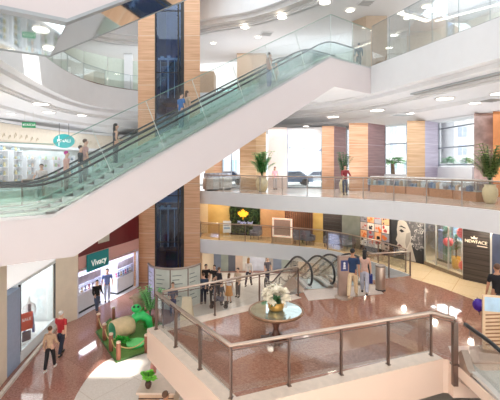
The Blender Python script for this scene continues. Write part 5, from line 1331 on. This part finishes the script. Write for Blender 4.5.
for i in range(16):
    f = 0.1+i*0.052; p, an = at_path(sfi, f); h = rnd.uniform(2.0, 2.8)
    t = thing('display_shelf', 'display shelf %s in the upper left shop, stocked in %s' % (['nearest the left frame edge', 'next inward', 'further inward', 'before the column', 'left of the exit sign', 'under the exit sign', 'right of the exit sign', 'under the gold lettering', 'left of the pale-shirted man', 'behind the pale-shirted man', 'left of the oval sign', 'under the oval sign', 'right of the oval sign', 'behind the close pair', 'right of the close pair', 'behind the dark dress'][i], ['ochre', 'pale blue', 'peach', 'moss green', 'rose', 'slate'][i % 6]), 'shelf', group='display shelves of the upper left shop')
    m = MB(); m.box(-0.45, 0.45, -0.2, 0.2, 0, 0.08); m.box(-0.45, 0.45, 0.17, 0.2, 0.08, h); m.box(-0.45, -0.42, -0.2, 0.2, 0.08, h); m.box(0.42, 0.45, -0.2, 0.2, 0.08, h); m.build('cabinet', M_white, t)
    k = 0; z = 0.5
    while z < h:
        m = MB(); m.box(-0.42, 0.42, -0.2, 0.17, z, z+0.03); m.build('shelf', M_white, t)
        for q in range(3):
            m = MB(); hh = rnd.uniform(.14, .34); cx = -0.28+q*0.28; m.lathe([(0.06, 0), (0.1, hh*0.4), (0.05, hh*0.8), (0.07, hh)], (cx, -0.02, z+0.03), 8); m.build('goods', mat('stock_%d' % ((i+q) % 6), DC[(i+q) % 6], 0.4, var=0.15), t)
        z += 0.55
    t.location = (p[0], p[1], L2); t.rotation_euler = (0, 0, an)

# stroller and sandwich board on the ground floor
t = thing('stroller', 'dark folding stroller in front of the leaning person on the ground floor', 'stroller')
m = MB(); m.box(-0.22, 0.22, -0.3, 0.2, 0.4, 0.5); m.box(-0.22, 0.22, 0.15, 0.25, 0.5, 0.95); m.build('seat', M_seat, t)
m = MB()
for s in (-0.24, 0.24): m.tube([(s, -0.4, 0.12), (s, 0.1, 0.55), (s, 0.5, 1.0)], 0.015, 5); m.tube([(s, 0.35, 0.12), (s, 0.0, 0.5)], 0.015, 5)
m.tube([(-0.24, 0.5, 1.0), (0.24, 0.5, 1.0)], 0.02, 5); m.build('frame', M_dark, t)
for s in (-0.24, 0.24):
    for q in (-0.4, 0.35): m = MB(); m.tube([(s-0.02, q, 0.12), (s+0.02, q, 0.12)], 0.12, 12); m.build('wheel', M_black, t)
x, y = G(218.5, 307, 0); t.location = (x, y, 0); t.rotation_euler = (0, 0, R90)
t = thing('easel_board', 'pale A-shaped board standing on the ground floor behind the platform corner', 'sign')
for s in (-1, 1):
    m = MB(); m.poly3([(-0.3, s*0.3, 0), (0.3, s*0.3, 0), (0.22, s*0.02, 1.1), (-0.22, s*0.02, 1.1)], (0, -0.03*s, 0)); m.build('leaf', mat('easel_cream', (226, 208, 180), 0.5, var=0.05), t)
x, y = G(187, 319, 0); t.location = (x, y, 0)

# ceiling fixtures
def downlight(px, py, z, r, label, grp):
    d = F*(CZ-z)/(py-HY); x = (px-250)/F*d
    t = thing('ceiling_light', label, 'ceiling light', group=grp)
    m = MB(); m.lathe([(r*1.0, -0.02), (r*1.02, -0.04), (r*1.22, -0.03), (r*1.28, 0.0)], (0, 0, 0), 20, cap=False); m.build('trim_ring', M_white, t)
    m = MB(); m.lathe([(r, -0.02), (0.001, -0.021)], (0, 0, 0), 20); m.build('diffuser', M_lamp, t)
    t.location = (x, d, z)
for i, (px, py, r) in enumerate([(333, 116.5, .32), (377, 110, .34), (445, 98, .34), (410.5, 113, .2), (475, 102.5, .24), (306, 126, .2), (272, 123, .3), (499, 93, .3)]):
    downlight(px, py, CE2-0.02, r, 'recessed downlight ' + ['above the pier with the dark palm', 'above the plum-shaded pier', 'above the window with dark bars, large', 'above the palm window, small', 'above the marble pier, small', 'above the curtained window, small', 'at the far end above the pale panel', 'at the right frame edge'][i]+' in the gallery ceiling', 'downlights of the upper gallery ceiling')
for i, (px, py, r) in enumerate([(49, 112, .3), (41, 103.5, .34), (11, 113.5, .22), (82, 115, .25)]):
    downlight(px, py, CE2-0.02, r, 'recessed downlight in the left gallery ceiling, '+['right of the exit sign', 'above and right of the exit sign', 'left of the exit sign, small', 'above the pair of riders'][i], 'downlights of the left gallery ceiling')
for i, (px, py, r) in enumerate([(245, 27, .3), (282, 17, .32), (325, 2, .34), (213, 43, .2), (258, 37, .2), (350, 10, .26), (426, 6, .25), (433, 10, .25)]):
    downlight(px, py, CE3-0.02, r, 'recessed downlight in the top ceiling, '+['first along the curved band right of the tower', 'second along the curved band', 'third along the curved band at the top edge', 'small, close to the tower', 'small, left of the vent', 'above the escalator top', 'left one above the right glass', 'right one above the right glass'][i], 'downlights of the top ceiling')
def vent(px, py, z, w, l, rz, label):
    d = F*(CZ-z)/(py-HY); x = (px-250)/F*d
    t = thing('ceiling_vent', label, 'vent')
    m = MB(); m.box(-w/2, w/2, -l/2, l/2, -0.04, -0.005); m.build('backing', M_dslot, t)
    m = MB()
    for s in (-1, 1): m.box(-w/2-0.04, w/2+0.04, s*l/2-0.04, s*l/2+0.04, -0.05, 0); m.box(s*w/2-0.04, s*w/2+0.04, -l/2, l/2, -0.05, 0)
    m.build('frame', M_white, t)
    for k in range(4): m = MB(); y = -l/2+(k+0.5)*l/4; m.box(-w/2, w/2, y-0.03, y+0.03, -0.06, -0.04); m.build('slat', M_grey, t)
    t.location = (x, d, z); t.rotation_euler = (0, 0, rz)
vent(266.5, 33.5, CE3, 0.8, 0.8, 0.2, 'square grey air vent in the top ceiling right of the downlights')
vent(366, 2.5, CE3, 0.8, 0.8, 0.2, 'square dark air vent in the top ceiling at the upper edge')
vent(491, 99.5, CE2, 0.8, 0.8, 0.2, 'dark air vent in the gallery ceiling above the marble pier')
vent(402, 114.5, CE2, 1.0, 0.6, 0.2, 'thin air vent in the gallery ceiling left of the small downlight')

t = thing('slot_diffuser', 'long grey slot air diffuser in the stepped soffit at right', 'air diffuser')
sd = [p for p in resample(offset(E3b, 0.95), 0.4) if 15 < p[1] < 22.3]
m = MB()
for a, b in zip(sd[:-1], sd[1:]): m.seg(a, b, 11.80, 11.86, 0.30)
m.build('grille', mat('diffuser_grey', (156, 152, 146), 0.5, var=0.03), t)
m = MB()
for a, b in zip(sd[:-1], sd[1:]): m.seg(a, b, 11.78, 11.87, -0.03); m.seg(offset([a, b], 0.3)[0], offset([a, b], 0.3)[1], 11.78, 11.87, 0.03)
m.build('flange', M_grey, t); rebase(t, (sd[0][0], sd[0][1], 11.86))
# cove light strip in the top ceiling behind the right glass
def Gz(px, py, z): d = F*(CZ-z)/(py-HY); return ((px-250)/F*d, d, z)
t = thing('cove_light', 'bright recessed light strip in the top ceiling behind the right glass', 'ceiling light')
pts = [Gz(404, 11, CE3-0.06), Gz(433, 19.5, CE3-0.06), Gz(470, 9.5, CE3-0.06), Gz(505, 0, CE3-0.06)]
m = MB()
for a, b in zip(pts[:-1], pts[1:]): m.seg(a, b, CE3-0.07, CE3-0.02, 0.55)
m.build('strip', mat('cove_glow', (255, 246, 232), 0.5, var=0, emit=2.5), t)
m = MB()
for a, b in zip(pts[:-1], pts[1:]): m.seg(a, b, CE3-0.16, CE3-0.01, -0.12)
m.build('lip', M_white, t); rebase(t, pts[1])

# ================================================================== OUTSIDE, beyond the windows
m = MB(); m.prism([(-30, 41.2), (-5.8, 41.2), (-5.5, 31.2), (2, 30.4), (9.7, 29), (13.5, 25.5), (17, 19.6), (23, 10), (70, 10), (70, 120), (-30, 120)], L2-0.9, L2-0.2); struct(m.build('floor_street', mat('street_grey', (206, 204, 200), 0.8, var=0.05)))
def building(label, x0, x1, y0, h, c, nx, nz, wc, sign=None):
    t = thing('building', label, 'building'); zb = L2-0.2
    m = MB(); m.box(x0, x1, y0, y0+12, zb, zb+h); m.build('wall', mat('facade_%d_%d' % (c[0], c[2]), c, 0.7, var=0.03), t)
    m = MB(); m.box(x0-0.2, x1+0.2, y0-0.2, y0+12.2, zb+h, zb+h+0.5); m.build('roof_edge', M_white, t)
    for i in range(nx):
        for j in range(nz):
            w = (x1-x0)/nx; hh = h/nz; cx = x0+(i+0.5)*w; cz = zb+(j+0.55)*hh
            m = MB(); m.box(cx-w*0.26, cx+w*0.26, y0-0.08, y0+0.05, cz-hh*0.27, cz+hh*0.27); o = m.build('window', mat('far_window_%d' % wc[0], wc, 0.25, var=0.15), t)
            m = MB(); m.box(cx-w*0.02, cx+w*0.02, y0-0.1, y0-0.08, cz-hh*0.27, cz+hh*0.27); m.build('glazing_bar', M_white, o)
    rebase(t, ((x0+x1)/2, y0, zb)); return t
building('white building across the street seen through the curtained window', 0.5, 15.5, 62, 12, (242, 242, 240), 4, 3, (206, 218, 232))
building('white apartment block seen through the palm window', 20, 31, 60, 22, (240, 240, 238), 5, 7, (180, 192, 214))
building('pale apartment block seen through the window with dark bars', 32, 50, 58, 26, (236, 236, 236), 7, 9, (180, 200, 210))
building('white houses seen at the far left of the upper gallery', -12, -1.5, 60, 11, (236, 238, 242), 5, 3, (170, 192, 218))
t = thing('street_sign', 'dark lettering on the white building across the street', 'sign')
text('Telecom', 0.8, (-1.75, 0, 0), (R90, 0, 0), mat('letter_slate', (130, 134, 154), 0.5, var=0), parent=t, depth=0.05)
m = MB(); m.poly3([(1.6, -0.05, -0.45), (3.2, -0.05, -0.35), (3.2, -0.05, 0.8)], (0, 0.05, 0)); m.box(3.4, 4.9, -0.05, 0, -0.4, 1.0); m.build('mark', mat('letter_slate', (130, 134, 154)), t)
t.location = (9.6, 61.85, CZ-(149-HY)/F*61.85)
def car(label, x, y, c, L=4.2):
    t = thing('car', label, 'car', group='parked cars')
    prof = [(-2.1, .35), (-2.1, .72), (-1.75, .86), (-1.05, .92), (-.5, 1.38), (.85, 1.42), (1.5, .98), (2.02, .9), (2.1, .6), (2.1, .35)]
    m = MB(); m.poly3([(a, -0.82, b) for a, b in prof], (0, 1.64, 0)); m.build('body', mat('car_%d' % c[0], c, 0.25, 0.2, var=0.02), t)
    m = MB(); m.poly3([(a, -0.84, b) for a, b in [(-.85, .96), (-.42, 1.3), (.78, 1.33), (1.25, .99)]], (0, 1.68, 0)); m.build('side_windows', mat('car_glass', (70, 84, 104), 0.1, var=0.05), t)
    for a in (-1.3, 1.3):
        for s in (-0.82, 0.82): m = MB(); m.tube([(a, s-0.1, .34), (a, s+0.1, .34)], 0.34, 16); m.build('wheel', M_black, t)
    for s in (-0.6, 0.6): m = MB(); m.ball((-2.1, s, .66), (.06, .16, .09), 8, 6); m.build('headlight', M_white, t)
    t.location = (x, y, L2-0.2)
car('blue-grey car parked left outside the curtained window', (303-250)/F*37-1.2, 37, (120, 146, 180))
car('silver car parked right outside the curtained window', (316-250)/F*40, 40, (196, 204, 214))
car('white car outside the far left window', (226-250)/F*38, 38, (222, 226, 232))
t = thing('palm_tree', 'palm tree outside the window between the plum-shaded and tan piers', 'tree')
m = MB(); m.tube([(0, 0, 0), (0.05, 0, 1.0), (0, 0, 2.2)], [0.2, 0.16, 0.14], 10); m.build('trunk', mat('palm_trunk', (130, 104, 84), 0.8, var=0.2, scale=8), t)
m = MB(); rnd = random.Random(3)
for i in range(20):
    a_ = i*2*PI/20+rnd.uniform(-.1, .1); el = rnd.uniform(-0.1, 1.1)
    for k in range(7):
        f = k/6; base = Vector((math.cos(a_)*f*1.1*math.cos(el), math.sin(a_)*f*1.1*math.cos(el), 2.2+f*1.1*math.sin(el)-0.6*f*f))
        for s in (-1, 1): m.leaf(base, (math.cos(a_+s*.6), math.sin(a_+s*.6), 0.15), 0.6, 0.1, 0.25, 3)
m.build('fronds', M_leaf, t); x = (390-250)/F*29.5; t.location = (x+0.2, 29.5, L2-0.2)
rnd = random.Random(13)
for i, (px, d) in enumerate(((449, 32), (467, 34.5))):
    t = thing('bush', ['round green bush outside the barred window, left one', 'round green bush outside the barred window, right one'][i], 'bush'); m = MB()
    for k in range(200):
        a_ = rnd.uniform(0, 2*PI); el = rnd.uniform(0, 1.5); r = rnd.uniform(0.2, 0.5)
        m.leaf((math.cos(a_)*math.cos(el)*r*1.4, math.sin(a_)*math.cos(el)*r, 2.1+math.sin(el)*r*1.1), (math.cos(a_), math.sin(a_), rnd.uniform(0, 1)), 0.25, 0.07, 0.2, 3)
    m.build('leaves', mat('bush_green', (112, 176, 110), 0.6, var=0.25, scale=6), t)
    m = MB(); m.box(-0.8, 0.8, -0.4, 0.4, 0, 2.1); m.build('planter_wall', M_white, t)
    t.location = ((px-250)/F*d, d, L2-0.2)

# ================================================================== LIGHT AND CAMERA
def area(name, loc, sx, sy, e, col=(0.88, 0.94, 1.0), rot=(0, 0, 0)):
    l = bpy.data.lights.new(name, 'AREA'); l.shape = 'RECTANGLE'; l.size = sx; l.size_y = sy; l.energy = e; l.color = col
    o = bpy.data.objects.new(name, l); COL.objects.link(o); o.location = loc; o.rotation_euler = rot; return o
area('skylight', (-1, 18, 20.3), 16, 14, 1700, (0.88, 0.95, 1))
area('skylight', (2, 4, 20.2), 18, 10, 700, (0.88, 0.95, 1))
UP = (PI, 0, 0)
area('near_wall_fill', (3, -0.9, 11), 20, 9, 2100, rot=(-R90, 0, 0))  # unseen fill added behind the camera, bounced off the near wall
area('lower_near_wall_fill', (3, -0.9, 2.5), 20, 4.4, 4300, (1, 0.95, 0.89), rot=(-R90, 0, 0))  # added low fill bounced off the near wall for the lower floors
area('gallery_ceiling_lights', (8, 23.5, CE2-0.15), 14, 4, 260, rot=(0, 0, -0.6))
area('gallery_ceiling_lights', (-1, 28.5, CE2-0.15), 10, 3, 220)
area('gallery_up_fill', (8, 22.5, 6.7), 14, 3, 300, rot=(PI, 0, -0.6))  # upward fill added to whiten the gallery ceiling
area('gallery_up_fill', (-1, 26.5, 6.7), 9, 3, 150, rot=UP)
area('left_gallery_ceiling_lights', (-13.8, 25, CE2-0.15), 2, 12, 130)
area('left_gallery_up_fill', (-13.4, 25, 6.7), 2, 12, 280, rot=UP)  # upward fill added to brighten the left gallery ceiling
area('left_shop_lights', (-16.5, 26, 8.85), 2, 14, 190)
area('top_ceiling_lights', (-12, 33, CE3-0.15), 10, 5, 150)
area('top_ceiling_lights', (4, 31, CE3-0.15), 12, 5, 220)
area('top_up_fill', (4, 31, 15.3), 14, 4, 170, rot=UP)  # upward fill added under the top ceiling
area('top_up_fill', (-11, 33, 15.3), 8, 4, 90, rot=UP)
area('top_up_fill', (14, 20, 15.3), 4, 10, 330, rot=UP)
def lamp(name, loc, e, col, r=0.1):
    l = bpy.data.lights.new(name, 'POINT'); l.energy = e; l.color = col; l.shadow_soft_size = r
    o = bpy.data.objects.new(name, l); COL.objects.link(o); o.location = loc
for p in ((-2.4, 24.9), (0.2, 24.2), (2.4, 23.2), (4.3, 21.9), (6.2, 19.6), (7.4, 17.8), (8.1, 16.2), (8.6, 14.4), (9.2, 12.6)):
    lamp('mezzanine_downlight', (p[0], p[1], L2-0.98), 44, (1, 0.88, 0.72))
area('show_window_lights', (9.8, 17.0, L2-0.9), 1.0, 3, 180, (1, 1, 1), rot=(0, 0, 0.3))
area('ground_lights', (2, 24.5, 1.9), 9, 2, 150, (1, 0.92, 0.82))
area('jewellery_lights', (-8.6, 21, 2.25), 1.6, 3.2, 230, (0.95, 0.97, 1), rot=(0, 0, -0.5))
area('white_shop_lights', (-10.3, 15.8, 3.05), 1.8, 2.8, 120, (1, 1, 1))
area('elevator_shaft_fill', (-5.2, 25.5, 21.0), 1.2, 1.6, 110, (0.85, 0.93, 1))  # light added to brighten the dark shaft
m = MB()
holes = [(-6.9, -5.2, 16.2, 18.6), (8.6, 10.4, 6.6, 7.8)]  # openings placed so the sun lands as two patches
xs_ = sorted({-15, 16.2}|{v for h in holes for v in h[:2]}); ys_ = sorted({-7.2, 33}|{v for h in holes for v in h[2:]})
for x0, x1 in zip(xs_[:-1], xs_[1:]):
    for y0, y1 in zip(ys_[:-1], ys_[1:]):
        if any(x0 >= h[0]-.01 and x1 <= h[1]+.01 and y0 >= h[2]-.01 and y1 <= h[3]+.01 for h in holes): continue
        m.box(x0, x1, y0, y1, 21.0, 21.1)
struct(m.build('ceiling_sun_mask', M_white))  # unseen roof added to block the sun except through its holes
sun = bpy.data.lights.new('sun', 'SUN'); sun.energy = 9; sun.angle = 0.012; sun.color = (1, 0.97, 0.92)
so = bpy.data.objects.new('sun', sun); COL.objects.link(so); so.location = (10, 0, 30)
so.rotation_euler = Vector((-0.55, 0.25, -0.8)).to_track_quat('-Z', 'Y').to_euler()
w = bpy.data.worlds.new('World'); SC.world = w; w.use_nodes = True
bg = w.node_tree.nodes['Background']; bg.inputs['Color'].default_value = (0.93, 0.97, 1.0, 1); bg.inputs['Strength'].default_value = 2.0
cam = bpy.data.cameras.new('Camera'); co = bpy.data.objects.new('Camera', cam); COL.objects.link(co)
co.location = (0, 0, CZ); co.rotation_euler = (PI/2, 0, 0)
cam.sensor_width = 36; cam.lens = F/500*36; cam.shift_y = -(200-HY)/500; cam.clip_start = 0.1; cam.clip_end = 400
SC.camera = co
SC.view_settings.view_transform = 'Standard'; SC.view_settings.look = 'None'; SC.view_settings.gamma = 1; SC.view_settings.exposure = -0.12
SC.cycles.transparent_max_bounces = 32; SC.cycles.max_bounces = 8; SC.cycles.use_denoising = True; SC.cycles.sample_clamp_indirect = 6
